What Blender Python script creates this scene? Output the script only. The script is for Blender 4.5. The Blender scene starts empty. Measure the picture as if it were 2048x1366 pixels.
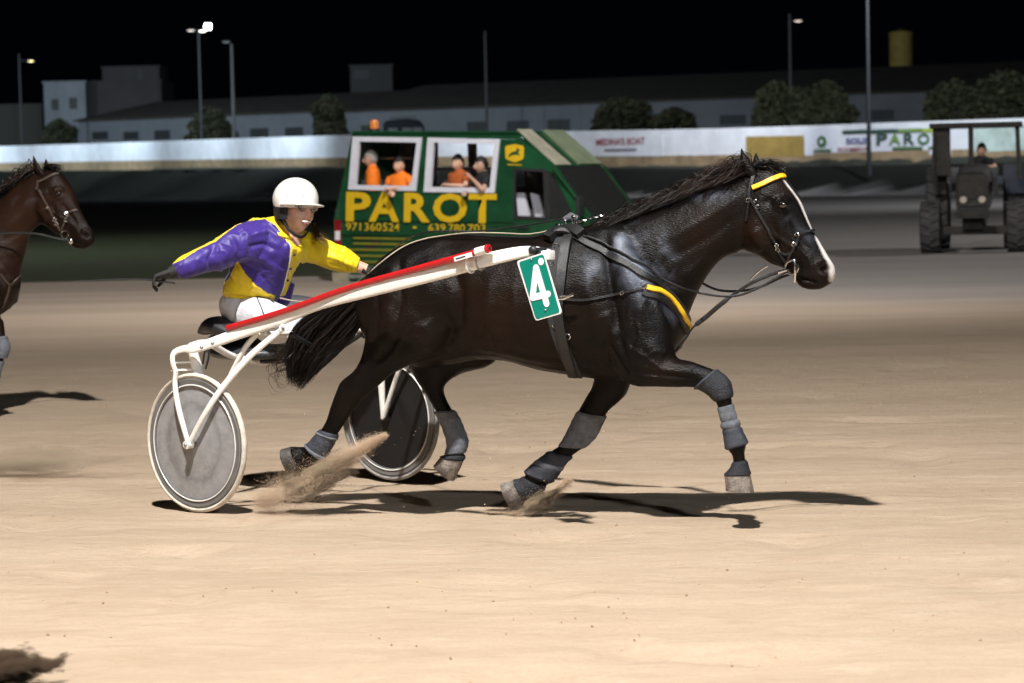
import bpy, bmesh, math, random
import numpy as np
from mathutils import Vector, Matrix, noise
from mathutils.bvhtree import BVHTree
random.seed(7); np.random.seed(7)
R = math.radians
SC = bpy.context.scene
COL = SC.collection

# ------------------------------------------------------------------ camera
FPX = 5000.0                       # focal length in pixels of the 2048 wide photograph
CAM = Vector((0, 0, 1.73))
PITCH, ROLL = math.atan(343 / FPX), R(1.2)
Fw = Vector((0, math.cos(PITCH), -math.sin(PITCH)))
R0 = Vector((1, 0, 0)); U0 = Vector((0, math.sin(PITCH), math.cos(PITCH)))
Rt = R0 * math.cos(ROLL) - U0 * math.sin(ROLL)
Up = U0 * math.cos(ROLL) + R0 * math.sin(ROLL)
cd = bpy.data.cameras.new('camera'); cam = bpy.data.objects.new('camera', cd); COL.objects.link(cam)
cam.matrix_world = Matrix(((Rt.x, Up.x, -Fw.x, CAM.x), (Rt.y, Up.y, -Fw.y, CAM.y), (Rt.z, Up.z, -Fw.z, CAM.z), (0, 0, 0, 1)))
cd.sensor_width = 36; cd.lens = 36 * FPX / 2048; cd.clip_start = 0.1; cd.clip_end = 3000
cd.dof.use_dof = True; cd.dof.focus_distance = 12.4; cd.dof.aperture_fstop = 4.2
SC.camera = cam

# ------------------------------------------------------------------ night sky, floodlights, exposure
world = bpy.data.worlds.new('World'); SC.world = world; world.use_nodes = True
bg = world.node_tree.nodes['Background']; bg.inputs[0].default_value = (0.35, 0.5, 1.0, 1); bg.inputs[1].default_value = 0.0012
SC.view_settings.view_transform = 'Standard'; SC.view_settings.look = 'None'
SC.view_settings.exposure = 0; SC.view_settings.gamma = 1; SC.view_settings.use_curve_mapping = False
SC.cycles.use_denoising = True
SC.cycles.max_bounces = 6; SC.cycles.transparent_max_bounces = 12; SC.cycles.volume_bounces = 0
SC.cycles.sample_clamp_indirect = 4

def spot(name, loc, target, watts, color, size=0.3, angle=120, blend=0.6):
    l = bpy.data.lights.new(name, 'SPOT'); l.energy = watts; l.color = color
    l.shadow_soft_size = size; l.spot_size = R(angle); l.spot_blend = blend
    o = bpy.data.objects.new(name, l); COL.objects.link(o); o.location = loc
    o.rotation_euler = (Vector(target) - Vector(loc)).to_track_quat('-Z', 'Y').to_euler()
    return o
# the floodlight of the home straight, then an added fill lamp
spot('flood_and_fill_lamp', (-1.3, 5.9, 12.2), (0, 12.5, 0), 15900, (1.0, 0.965, 0.92), 0.20, 150, 0.8)
spot('flood_and_fill_lamp', (6.3, -1.5, 8.5), (0.2, 13.0, 0.8), 3100, (0.82, 0.91, 1.0), 0.5, 80, 0.6)  # unseen fill lamp, added to brighten driver and shafts
# infield lamps for van, tractor and gravel lane, the last pair added as fill
spot('flood_and_fill_lamp', (1, 29, 12.5), (-1, 42, 0), 8300, (1.0, 0.96, 0.93), 0.4, 140, 0.8)
spot('flood_and_fill_lamp', (28, 50, 14), (14, 66, 0), 14500, (0.97, 0.96, 0.96), 0.4, 150, 0.8)
spot('flood_and_fill_lamp', (-16, 58, 14), (-12, 62, 0), 6500, (0.85, 0.93, 1.0), 0.4, 140, 1.0)  # unseen lamp added to lift the dark grass on the left
spot('flood_and_fill_lamp', (30, 92, 15), (12, 104, 0), 13000, (0.88, 0.93, 1.0), 0.4, 110, 1.0)  # unseen lamp added to fill the dim far gravel
# masts of the back straight, in front of the wall
for lx, ly, pw, lc in ((-62, 238, 15000, (.70, .85, 1)), (-50, 224, 8000, (.70, .85, 1)), (-40, 212, 11500, (.70, .85, 1)), (-30, 197, 8000, (.72, .86, 1)), (-22, 182, 13500, (.72, .86, 1)), (-6, 160, 9000, (.82, .89, 1)), (9, 142, 7500, (.86, .9, 1)), (21, 130, 7500, (.84, .9, 1)), (33, 119, 7500, (.8, .88, 1))):
    spot('flood_and_fill_lamp', (lx, ly, 15), (lx + 3, ly + 34, 2.0), pw * 2.2, lc, 0.4, 128, 1.0)

# ------------------------------------------------------------------ helpers
class Frame:
    """A local frame standing on the ground: x forward (heading), y away from the camera side, z up."""
    def __init__(s, x, y, phi, z=0):
        s.O = Vector((x, y, z)); s.phi = R(phi)
        s.X = Vector((math.cos(s.phi), -math.sin(s.phi), 0)); s.Y = Vector((math.sin(s.phi), math.cos(s.phi), 0))
        s.cam = s.loc(CAM)
    def loc(s, p):
        d = Vector(p) - s.O; return Vector((d.dot(s.X), d.dot(s.Y), d.z))
    def ldir(s, d): return Vector((d.dot(s.X), d.dot(s.Y), d.z))
    def wld(s, p): return s.O + s.X * p[0] + s.Y * p[1] + Vector((0, 0, p[2]))
    def ray(s, u, v): return s.ldir(ray(u, v))
    def L(s, u, v, y=0.0):
        d = s.ray(u, v); return s.cam + d * ((y - s.cam.y) / d.y)
def ray(u, v): return (Fw * FPX + Rt * (u - 1024) + Up * (683 - v)).normalized()
def at_depth(u, v, D):
    d = ray(u, v); return CAM + d * ((D - CAM.y) / d.y)
def on_ground(u, v, z=0.0):
    d = ray(u, v); return CAM + d * ((z - CAM.z) / d.z)

def vnoise(p): return noise.noise(Vector(p))

def catmull(P, n):
    P = np.array(P, float); out = []
    N = len(P)
    for i in range(N - 1):
        p0, p1, p2, p3 = P[max(i - 1, 0)], P[i], P[i + 1], P[min(i + 2, N - 1)]
        for k in range(n):
            t = k / n
            out.append(.5 * ((2 * p1) + (-p0 + p2) * t + (2 * p0 - 5 * p1 + 4 * p2 - p3) * t * t + (-p0 + 3 * p1 - 3 * p2 + p3) * t ** 3))
    out.append(P[-1]); return np.array(out)

class MB:
    def __init__(s): s.v = []; s.f = []; s.m = []
    def add(s, v, f, mi=0):
        o = len(s.v); s.v += [tuple(p) for p in v]; s.f += [tuple(i + o for i in q) for q in f]; s.m += [mi] * len(f); return s
    def box(s, c, d, rot=None, mi=0, bev=0.0):
        hx, hy, hz = d[0] / 2, d[1] / 2, d[2] / 2
        if bev > 0:
            bm = bmesh.new(); bmesh.ops.create_cube(bm, size=1)
            for v in bm.verts: v.co = Vector((v.co.x * d[0], v.co.y * d[1], v.co.z * d[2]))
            bmesh.ops.bevel(bm, geom=bm.edges[:], offset=bev, segments=2, affect='EDGES', profile=.7)
            bm.verts.index_update()
            vs = [v.co.copy() for v in bm.verts]; fs = [tuple(v.index for v in f.verts) for f in bm.faces]; bm.free()
        else:
            vs = [Vector((x, y, z)) for x in (-hx, hx) for y in (-hy, hy) for z in (-hz, hz)]
            fs = [(0, 1, 3, 2), (4, 6, 7, 5), (0, 4, 5, 1), (2, 3, 7, 6), (0, 2, 6, 4), (1, 5, 7, 3)]
        if rot is not None: vs = [rot @ v for v in vs]
        c = Vector(c); return s.add([v + c for v in vs], fs, mi)
    def tube(s, pts, rad, n=8, mi=0, flat=1.0, caps=True, up=None, sq=2.0):
        pts = [Vector(p) for p in pts]; N = len(pts)
        if not hasattr(rad, '__len__'): rad = [rad] * N
        t0 = (pts[1] - pts[0]).normalized()
        nrm = Vector(up) if up is not None else (Vector((0, 0, 1)) if abs(t0.z) < .9 else Vector((1, 0, 0)))
        vs = []
        for i, p in enumerate(pts):
            t = (pts[min(i + 1, N - 1)] - pts[max(i - 1, 0)])
            t = t.normalized() if t.length > 1e-9 else t0
            nn = nrm - t * nrm.dot(t)
            if nn.length < 1e-6: nn = t.orthogonal()
            nn.normalize(); nrm = nn if up is None else Vector(up); b = t.cross(nn)
            for k in range(n):
                a = 2 * math.pi * k / n
                ca, sa = math.cos(a), math.sin(a); ca = math.copysign(abs(ca) ** (2 / sq), ca); sa = math.copysign(abs(sa) ** (2 / sq), sa); vs.append(p + (nn * ca + b * (sa * flat)) * rad[i])
        fs = [(i * n + k, i * n + (k + 1) % n, (i + 1) * n + (k + 1) % n, (i + 1) * n + k) for i in range(N - 1) for k in range(n)]
        if caps: fs += [tuple(range(n - 1, -1, -1)), tuple((N - 1) * n + k for k in range(n))]
        return s.add(vs, fs, mi)
    def lathe(s, prof, c, axis='y', n=40, mi=0, closed=False):
        """prof: (radius, height) pairs round the axis"""
        vs = []
        for r, h in prof:
            for k in range(n):
                a = 2 * math.pi * k / n; x, z = r * math.cos(a), r * math.sin(a)
                vs.append({'y': (x, h, z), 'z': (x, z, h), 'x': (h, x, z)}[axis])
        M = len(prof)
        fs = [(i * n + k, i * n + (k + 1) % n, ((i + 1) % M) * n + (k + 1) % n, ((i + 1) % M) * n + k)
              for i in range(M if closed else M - 1) for k in range(n)]
        c = Vector(c); return s.add([Vector(v) + c for v in vs], fs, mi)
    def ball(s, c, r, n=10, mi=0, rot=None):
        if not hasattr(r, '__len__'): r = (r, r, r)
        vs = [Vector((0, 0, r[2]))]
        for i in range(1, n):
            a = math.pi * i / n
            for k in range(2 * n):
                b = math.pi * k / n
                vs.append(Vector((r[0] * math.sin(a) * math.cos(b), r[1] * math.sin(a) * math.sin(b), r[2] * math.cos(a))))
        vs.append(Vector((0, 0, -r[2])))
        m = 2 * n; fs = [(0, 1 + k, 1 + (k + 1) % m) for k in range(m)]
        for i in range(n - 2):
            for k in range(m):
                fs.append((1 + i * m + k, 1 + (i + 1) * m + k, 1 + (i + 1) * m + (k + 1) % m, 1 + i * m + (k + 1) % m))
        e = len(vs) - 1; fs += [(e, 1 + (n - 2) * m + (k + 1) % m, 1 + (n - 2) * m + k) for k in range(m)]
        if rot is not None: vs = [rot @ v for v in vs]
        c = Vector(c); return s.add([v + c for v in vs], fs, mi)
    def prism(s, poly, off, mi=0):
        """poly: 3D points of one planar face; off: vector to the opposite face"""
        n = len(poly); off = Vector(off); a = [Vector(p) for p in poly]
        nm = Vector((0, 0, 0))
        for i in range(n): nm += (a[i] - a[0]).cross(a[(i + 1) % n] - a[0])
        fs = [tuple(range(n)), tuple(range(2 * n - 1, n - 1, -1))]
        fs += [(i, i + n, (i + 1) % n + n, (i + 1) % n) for i in range(n)]
        if nm.dot(off) > 0: fs = [f[::-1] for f in fs]
        return s.add(a + [p + off for p in a], fs, mi)
    def build(s, name, mats, parent=None, smooth=True, frame=None):
        me = bpy.data.meshes.new(name); me.from_pydata(s.v, [], s.f); me.validate()
        if not isinstance(mats, (list, tuple)): mats = [mats]
        for m in mats: me.materials.append(m)
        if len(mats) > 1 and len(me.polygons) == len(s.m): me.polygons.foreach_set('material_index', s.m)
        if smooth:
            me.polygons.foreach_set('use_smooth', [True] * len(me.polygons)); me.update()
            try: me.set_sharp_from_angle(angle=R(38))
            except Exception: pass
        o = bpy.data.objects.new(name, me); COL.objects.link(o)
        if parent is not None: o.parent = parent
        elif frame is not None: place(o, frame)
        return o
def place(o, fr): o.location = fr.O; o.rotation_euler = (0, 0, -fr.phi)
def thing(name, label, cat, frame=None, group=None, loc=None):
    o = bpy.data.objects.new(name, None); COL.objects.link(o); o.empty_display_size = .2
    if frame: place(o, frame)
    if loc: o.location = loc
    return tag(o, label, cat, group)
def tag(o, label=None, cat=None, group=None, kind=None):
    if label: o['label'] = label
    if cat: o['category'] = cat
    if group: o['group'] = group
    if kind: o['kind'] = kind
    return o

def loft(sections, n=20, sub=3, e=2.2):
    """sections: (centre, half vector in profile, half vector sideways); returns a closed smooth body"""
    arr = np.array([list(c) + list(a) + list(b) for c, a, b in sections])
    A = catmull(arr, sub); vs = []
    for q in A:
        c, a, b = q[:3], q[3:6], q[6:9]
        for k in range(n):
            t = 2 * math.pi * k / n; ct, st = math.cos(t), math.sin(t)
            vs.append(c + a * (math.copysign(abs(ct) ** (2 / e), ct)) + b * (math.copysign(abs(st) ** (2 / e), st)))
    N = len(A)
    fs = [(i * n + k, i * n + (k + 1) % n, (i + 1) * n + (k + 1) % n, (i + 1) * n + k) for i in range(N - 1) for k in range(n)]
    vs.append(A[0][:3]); vs.append(A[-1][:3]); a0, a1 = len(vs) - 2, len(vs) - 1
    fs += [(a0, (k + 1) % n, k) for k in range(n)] + [(a1, (N - 1) * n + k, (N - 1) * n + (k + 1) % n) for k in range(n)]
    return vs, fs
def pxsec(fr, a, b, y, hw):
    p, q = fr.L(a[0], a[1], y), fr.L(b[0], b[1], y)
    return ((p + q) / 2, (p - q) / 2, Vector((0, hw, 0)))
def remesh(mb, voxel, smooth=4, name='tmp'):
    """fuse overlapping closed shells into one continuous surface; returns (verts array, faces)"""
    me = bpy.data.meshes.new(name); me.from_pydata(mb.v, [], mb.f); me.update()
    bm = bmesh.new(); bm.from_mesh(me)
    # every shell outward
    bmesh.ops.recalc_face_normals(bm, faces=bm.faces[:]); bm.to_mesh(me); bm.free()
    o = bpy.data.objects.new(name, me); COL.objects.link(o)
    m = o.modifiers.new('r', 'REMESH'); m.mode = 'VOXEL'; m.voxel_size = voxel
    if smooth:
        k = o.modifiers.new('s', 'SMOOTH'); k.factor = .5; k.iterations = smooth
    dg = bpy.context.evaluated_depsgraph_get()
    ne = bpy.data.meshes.new_from_object(o.evaluated_get(dg))
    bpy.data.objects.remove(o); bpy.data.meshes.remove(me)
    return ne
def mverts(me):
    a = np.empty(len(me.vertices) * 3); me.vertices.foreach_get('co', a); return a.reshape(-1, 3)
def mnorms(me):
    a = np.empty(len(me.vertices) * 3); me.vertices.foreach_get('normal', a); return a.reshape(-1, 3)
def link_mesh(me, name, mats, parent=None):
    me.materials.clear()
    for m in (mats if isinstance(mats, (list, tuple)) else [mats]): me.materials.append(m)
    me.polygons.foreach_set('use_smooth', [True] * len(me.polygons)); me.update()
    me.name = name; o = bpy.data.objects.new(name, me); COL.objects.link(o)
    if parent is not None: o.parent = parent
    return o
def polydist(P, line):
    """distance of points P (n,2) to a polyline, and the position 0..1 along it"""
    line = np.array(line, float); best = np.full(len(P), 1e9); par = np.zeros(len(P)); M = len(line) - 1
    for i in range(M):
        a, b = line[i], line[i + 1]; d = b - a; L2 = (d * d).sum() + 1e-12
        t = np.clip(((P - a) @ d) / L2, 0, 1); q = a + t[:, None] * d
        dd = np.sqrt(((P - q) ** 2).sum(1)); k = dd < best; best[k] = dd[k]; par[k] = (i + t[k]) / M
    return best, par
def text_mesh(body, size, extrude=0.0, offset=0.0, align='CENTER', xs=1.0):
    c = bpy.data.curves.new('t', 'FONT'); c.body = body; c.size = size; c.extrude = extrude; c.offset = offset
    c.align_x = align; c.align_y = 'CENTER'; c.resolution_u = 3
    o = bpy.data.objects.new('t', c); COL.objects.link(o)
    dg = bpy.context.evaluated_depsgraph_get(); me = bpy.data.meshes.new_from_object(o.evaluated_get(dg))
    bpy.data.objects.remove(o); return me
def lettering(body, fr_O, xdir, updir, width, height, mat, parent, name='lettering', thick=.004, offset=0.0, world=False):
    """flat letters fitted into a width x height box centred on fr_O (in the parent's space)"""
    me = text_mesh(body, 1.0, 0, offset); v = mverts(me)
    lo, hi = v.min(0), v.max(0); c = (lo + hi) / 2; sx = width / (hi[0] - lo[0]); sy = height / (hi[1] - lo[1])
    X, U = Vector(xdir).normalized(), Vector(updir).normalized(); N = X.cross(U)
    new = [Vector(fr_O) + X * float((p[0] - c[0]) * sx) + U * float((p[1] - c[1]) * sy) + N * thick for p in v]
    for i, p in enumerate(new): me.vertices[i].co = p
    me.materials.clear(); me.materials.append(mat)
    me.name = name; o = bpy.data.objects.new(name, me); COL.objects.link(o)
    if parent is not None: o.parent = parent
    return o

# ------------------------------------------------------------------ materials
def mat(name, col, rough=.6, metal=0.0, spec=.5, var=.15, vscale=8.0, bump=0.0, bscale=60.0, coat=0.0, col2=None, emit=None, stren=0, trans=0, sheen=0, rvar=0.0, coord='Object'):
    m = bpy.data.materials.new(name); m.use_nodes = True; nt = m.node_tree; N = nt.nodes; Lk = nt.links
    b = N['Principled BSDF']
    b.inputs['Roughness'].default_value = rough; b.inputs['Metallic'].default_value = metal
    b.inputs['Specular IOR Level'].default_value = spec
    b.inputs['Coat Weight'].default_value = coat; b.inputs['Coat Roughness'].default_value = .08
    b.inputs['Sheen Weight'].default_value = sheen
    if trans: b.inputs['Transmission Weight'].default_value = trans
    tc = N.new('ShaderNodeTexCoord'); nz = N.new('ShaderNodeTexNoise'); nz.inputs['Scale'].default_value = vscale
    nz.inputs['Detail'].default_value = 6; nz.inputs['Roughness'].default_value = .65
    Lk.new(tc.outputs[coord], nz.inputs['Vector'])
    mx = N.new('ShaderNodeMix'); mx.data_type = 'RGBA'
    c2 = col2 or tuple(c * (1 - var * 1.6) for c in col); c1 = col if col2 else tuple(min(c * (1 + var), 1) for c in col)
    mx.inputs[6].default_value = (*c1, 1); mx.inputs[7].default_value = (*c2, 1)
    rp = N.new('ShaderNodeValToRGB'); rp.color_ramp.elements[0].position = .32; rp.color_ramp.elements[1].position = .68
    Lk.new(nz.outputs['Fac'], rp.inputs[0]); Lk.new(rp.outputs[0], mx.inputs[0]); Lk.new(mx.outputs[2], b.inputs['Base Color'])
    m['mix'] = mx.name
    if rvar:
        mr = N.new('ShaderNodeMapRange'); mr.inputs['To Min'].default_value = max(rough - rvar, .02); mr.inputs['To Max'].default_value = rough + rvar
        Lk.new(rp.outputs[0], mr.inputs['Value']); Lk.new(mr.outputs[0], b.inputs['Roughness'])
    if bump:
        n2 = N.new('ShaderNodeTexNoise'); n2.inputs['Scale'].default_value = bscale; n2.inputs['Detail'].default_value = 5
        Lk.new(tc.outputs[coord], n2.inputs['Vector'])
        bp = N.new('ShaderNodeBump'); bp.inputs['Strength'].default_value = bump; bp.inputs['Distance'].default_value = .02
        Lk.new(n2.outputs['Fac'], bp.inputs['Height']); Lk.new(bp.outputs[0], b.inputs['Normal'])
    if emit:
        b.inputs['Emission Color'].default_value = (*emit, 1); b.inputs['Emission Strength'].default_value = stren
    return m

M = {}
M['leather'] = mat('black_leather', (.012, .012, .013), .42, bump=.25, bscale=220, rvar=.1)
M['webbing'] = mat('black_webbing', (.018, .018, .02), .7, bump=.3, bscale=500)
M['chrome'] = mat('chrome_buckle', (.75, .75, .76), .18, metal=1, var=.08)
M['steel'] = mat('dull_steel', (.35, .35, .36), .35, metal=1)
M['yellow_strap'] = mat('yellow_strap', (.85, .50, .02), .45, var=.06, bump=.1, bscale=150)
M['cream_paint'] = mat('cream_white_paint', (.84, .83, .79), .28, var=.05, vscale=9, coat=.4, bump=.03, bscale=40)
M['red_paint'] = mat('red_plastic', (.50, .012, .015), .35, var=.1, vscale=20, coat=.3)
M['black_plastic'] = mat('black_plastic', (.02, .021, .024), .45, bump=.15, bscale=120)
M['grey_boot'] = mat('grey_neoprene_boot', (.13, .14, .165), .75, var=.25, vscale=25, bump=.5, bscale=160)
M['dark_boot'] = mat('dark_neoprene_boot', (.012, .014, .020), .65, var=.3, vscale=25, bump=.5, bscale=160)
M['white'] = mat('white_plastic', (.8, .8, .78), .3, var=.04, coat=.3)
M['white_print'] = mat('white_print', (.8, .8, .82), .5, var=.03)
M['hoof'] = mat('grey_hoof_horn', (.22, .185, .16), .6, var=.35, vscale=30, bump=.4, bscale=90)
M['hoof_dark'] = mat('dark_hoof_horn', (.06, .052, .048), .55, var=.35, vscale=30, bump=.4, bscale=90)
M['green_plate'] = mat('green_number_plate', (.0, .21, .155), .35, var=.04, coat=.3)
M['hair'] = mat('black_horse_hair', (.008, .006, .005), .5, spec=.25, var=.4, vscale=30)
M['hair_brown'] = mat('brown_horse_hair', (.022, .011, .007), .5, spec=.25, var=.4, vscale=20)
M['rope'] = mat('cream_rein', (.45, .38, .28), .7, var=.15, bump=.3, bscale=300)
# ------------------------------------------------------------------ ground: sand track, gravel lane, infield grass, bank below the wall
WALL = [(-330, 520, 4.5), (-120, 330, 3.6), (-51, 250, 2.65), (-12.3, 185, 2.05), (11.7, 156, 1.54), (23.9, 143, 1.5), (40, 128, 1.5), (70, 100, 1.5)]   # line of the boundary wall: x, y, base height
def wall_y(x):
    for a, b in zip(WALL, WALL[1:]):
        if x <= b[0]: t = max(0, (x - a[0]) / (b[0] - a[0])); return a[1] + (b[1] - a[1]) * t, a[2] + (b[2] - a[2]) * t
    return WALL[-1][1], WALL[-1][2]
def sm(t): t = min(1, max(0, t)); return t * t * (3 - 2 * t)
def zg(x, y):
    wy, wz = wall_y(x); t = sm((y - (wy - 14)) / 11); return t * (wz + .05)
def axis_vals(spec):
    out = []
    for a, b, st in spec: out += list(np.arange(a, b, st))
    return out
xs = axis_vals([(-400, -80, 20), (-80, -20, 2.5), (-20, -6, .8), (-6, 6, .09), (6, 16, .7), (16, 80, 2.5), (80, 420, 20)])
ys = axis_vals([(-30, 6, 3), (6, 17, .07), (17, 30, .3), (30, 60, .6), (60, 400, 1.7), (400, 1600, 60)])
GR = R(-8); cg, sg = math.cos(GR), math.sin(GR)
X_, Y_ = np.meshgrid(xs, ys); nv = X_.size
gv = []; gr_ = []; gv_ = []; gs_ = []; gb_ = []
for x, y in zip(X_.ravel(), Y_.ravel()):
    z = zg(x, y)
    if 6 < y < 30 and abs(x) < 8:
        a = x * cg + y * sg; b = -x * sg + y * cg                      # along / across the track
        k = .022 * vnoise((a * .25, b * 1.1, 0)) + .010 * vnoise((a * .9, b * 3.2, 4)) + .005 * vnoise((a * 3.5, b * 6, 8))
        h = vnoise((a * 1.6, b * 2.1, 20)); k -= .12 * max(0, h - .30); k += .02 * max(0, .08 - abs(h - .26))       # hoof pits
        h2 = vnoise((a * 5, b * 6.5, 33)); k += .035 * max(0, h2 - .35) - .02 * max(0, -h2 - .35); k += .008 * math.sin(b * 21 + 2 * vnoise((a * .6, b, 2))) * max(0, vnoise((a * .15, b * .5, 60)) + .15)
        k -= .010 * math.exp(-((b - 10.9 - .2 * math.sin(a * .5)) / .04) ** 2) + .008 * math.exp(-((b - 9.2) / .05) ** 2)
        z += k * sm((8 - abs(x)) / 2) * sm((30 - y) / 10)
    gv.append((x, y, z)); wy, wz = wall_y(x)
    nz = 1.2 * vnoise((x * .12, y * .5, 3)) + .5 * vnoise((x * .7, y * 2, 6))
    gr_.append(max(sm((y - 42 + nz * .4) / .5) * sm((-2.0 + (y - 42) * .02 - x) / 1.5), sm((y - (wy - 14 + nz * 1.5)) / 2)))
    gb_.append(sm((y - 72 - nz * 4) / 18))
    gv_.append(sm((y - 28 + nz * 3 + x * .4) / 10) * (.35 + .65 * sm((x + 3) / 5))); gs_.append(sm((y - 15) / 22))
nx, ny = len(xs), len(ys)
gf = [(j * nx + i, j * nx + i + 1, (j + 1) * nx + i + 1, (j + 1) * nx + i) for j in range(ny - 1) for i in range(nx - 1)]
gm = bpy.data.materials.new('track_soil'); gm.use_nodes = True; nt = gm.node_tree; N = nt.nodes; K = nt.links; b = N['Principled BSDF']
geo = N.new('ShaderNodeNewGeometry')
def mapn(rot, sc):
    m = N.new('ShaderNodeMapping'); m.inputs['Rotation'].default_value = (0, 0, rot); m.inputs['Scale'].default_value = sc; K.new(geo.outputs['Position'], m.inputs['Vector']); return m
def noi(m, sc, det=6, dist=0, rough=.6):
    n = N.new('ShaderNodeTexNoise'); n.inputs['Scale'].default_value = sc; n.inputs['Detail'].default_value = det; n.inputs['Distortion'].default_value = dist; n.inputs['Roughness'].default_value = rough; K.new(m.outputs[0], n.inputs['Vector']); return n
def mixc(f, a, c):
    m = N.new('ShaderNodeMix'); m.data_type = 'RGBA'
    if isinstance(f, float): m.inputs[0].default_value = f
    else: K.new(f, m.inputs[0])
    for i, q in ((6, a), (7, c)):
        if isinstance(q, tuple): m.inputs[i].default_value = (*q, 1)
        else: K.new(q, m.inputs[i])
    return m.outputs[2]
def mr(src, a, c, lo=0., hi=1.):
    m = N.new('ShaderNodeMapRange'); m.inputs['From Min'].default_value = a; m.inputs['From Max'].default_value = c; m.inputs['To Min'].default_value = lo; m.inputs['To Max'].default_value = hi; K.new(src, m.inputs['Value']); return m.outputs[0]
m1 = mapn(R(8), (.5, 1.9, 1)); m2 = mapn(R(8), (2.2, 5, 1)); m3 = mapn(0, (1, 1, 1)); m4 = mapn(R(4), (.05, .75, 1))
s1 = noi(m1, 1.0, 8, .5); s2 = noi(m2, 1.6, 8, .4); s3 = noi(m3, 45, 8, 0, .75); s4 = noi(m4, 1.0, 5, .3)
sand = mixc(mr(s1.outputs['Fac'], .35, .68), (.49, .385, .285), (.41, .315, .228))
sand = mixc(mr(s2.outputs['Fac'], .5, .75, 0, .5), sand, (.53, .42, .32))
s5 = noi(mapn(R(8), (1.1, 2.2, 1)), 2.4, 9, .8, .7); sand = mixc(mr(s5.outputs['Fac'], .52, .72, 0, .6), sand, (.36, .262, .18)); sand = mixc(mr(s5.outputs['Fac'], .42, .28, 0, .5), sand, (.56, .46, .36))
fine = mr(s3.outputs['Fac'], .35, .7, 0, .45); sand = mixc(fine, sand, (.40, .29, .195))
sand2 = mixc(mr(s4.outputs['Fac'], .38, .62), (.42, .335, .26), (.345, .275, .21))
af = N.new('ShaderNodeAttribute'); af.attribute_name = 'far'; ag = N.new('ShaderNodeAttribute'); ag.attribute_name = 'gravel'; agr = N.new('ShaderNodeAttribute'); agr.attribute_name = 'grass'
c = mixc(af.outputs['Fac'], sand, sand2)
grav = mixc(mr(s4.outputs['Fac'], .4, .6), (.225, .205, .19), (.195, .178, .165)); grav = mixc(fine, grav, (.25, .24, .23))
c = mixc(ag.outputs['Fac'], c, grav)
gs = noi(mapn(0, (.8, 2, 1)), 3, 6); grass = mixc(mr(gs.outputs['Fac'], .4, .65), (.036, .050, .022), (.050, .047, .028))
abk = N.new('ShaderNodeAttribute'); abk.attribute_name = 'unlit_bank'; grass = mixc(abk.outputs['Fac'], grass, (.0035, .0042, .0022))  # far grass and bank coloured near black for the missing light
c = mixc(agr.outputs['Fac'], c, grass); K.new(c, b.inputs['Base Color']); b.inputs['Roughness'].default_value = .95; b.inputs['Specular IOR Level'].default_value = .15
bp = N.new('ShaderNodeBump'); bp.inputs['Strength'].default_value = .8; bp.inputs['Distance'].default_value = .03; K.new(s2.outputs['Fac'], bp.inputs['Height'])
bq = N.new('ShaderNodeBump'); bq.inputs['Strength'].default_value = 1; bq.inputs['Distance'].default_value = .009; K.new(s3.outputs['Fac'], bq.inputs['Height']); K.new(bp.outputs[0], bq.inputs['Normal']); K.new(bq.outputs[0], b.inputs['Normal'])
mb = MB(); mb.v = gv; mb.f = gf; mb.m = [0] * len(gf)
ground = mb.build('track', gm, None); tag(ground, kind='structure')
for nm, val in (('grass', gr_), ('gravel', gv_), ('far', gs_), ('unlit_bank', gb_)):
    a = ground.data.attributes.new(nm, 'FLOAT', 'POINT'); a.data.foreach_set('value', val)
def ground_z(x, y):
    h = bvhg.ray_cast(Vector((x, y, 5)), Vector((0, 0, -1))); return h[0].z if h[0] else 0
bvhg = BVHTree.FromPolygons([Vector(v) for v in gv], gf)
# clods and pebbles, grass of the infield
def tetra(mb, p, r, rng):
    q = [Vector((rng.gauss(0, 1), rng.gauss(0, 1), rng.gauss(0, .8))).normalized() * r * rng.uniform(.7, 1.2) for _ in range(5)]
    o = len(mb.v); mb.v += [tuple(p + Vector((0, 0, r))), *[tuple(p + Vector((math.cos(a) * r * rng.uniform(.6, 1.3), math.sin(a) * r * rng.uniform(.6, 1.3), rng.uniform(-.3, .3) * r))) for a in (0, 1.6, 3.1, 4.7)], tuple(p - Vector((0, 0, r * .7)))]
    for k in range(4): mb.f.append((o, o + 1 + k, o + 1 + (k + 1) % 4)); mb.f.append((o + 5, o + 1 + (k + 1) % 4, o + 1 + k)); mb.m += [0, 0]
M['clod'] = mat('sand_clods', (.46, .32, .20), .95, var=.3, vscale=6, spec=.1)
rng = random.Random(5); mb = MB()
for i in range(2600):
    y = 7.5 + 14 * rng.random() ** 1.2; x = rng.uniform(-.24, .24) * y * 1.1; r = .0015 + .006 * rng.random() ** 5
    if vnoise((x * 1.3, y * 1.3, 50)) < -.05: continue
    tetra(mb, Vector((x, y, ground_z(x, y) + r * .4)), r, rng)
tag(mb.build('clods', M['clod'], None, smooth=False), kind='stuff', label='small loose clods of sand lying on the track', cat='clods')
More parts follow.
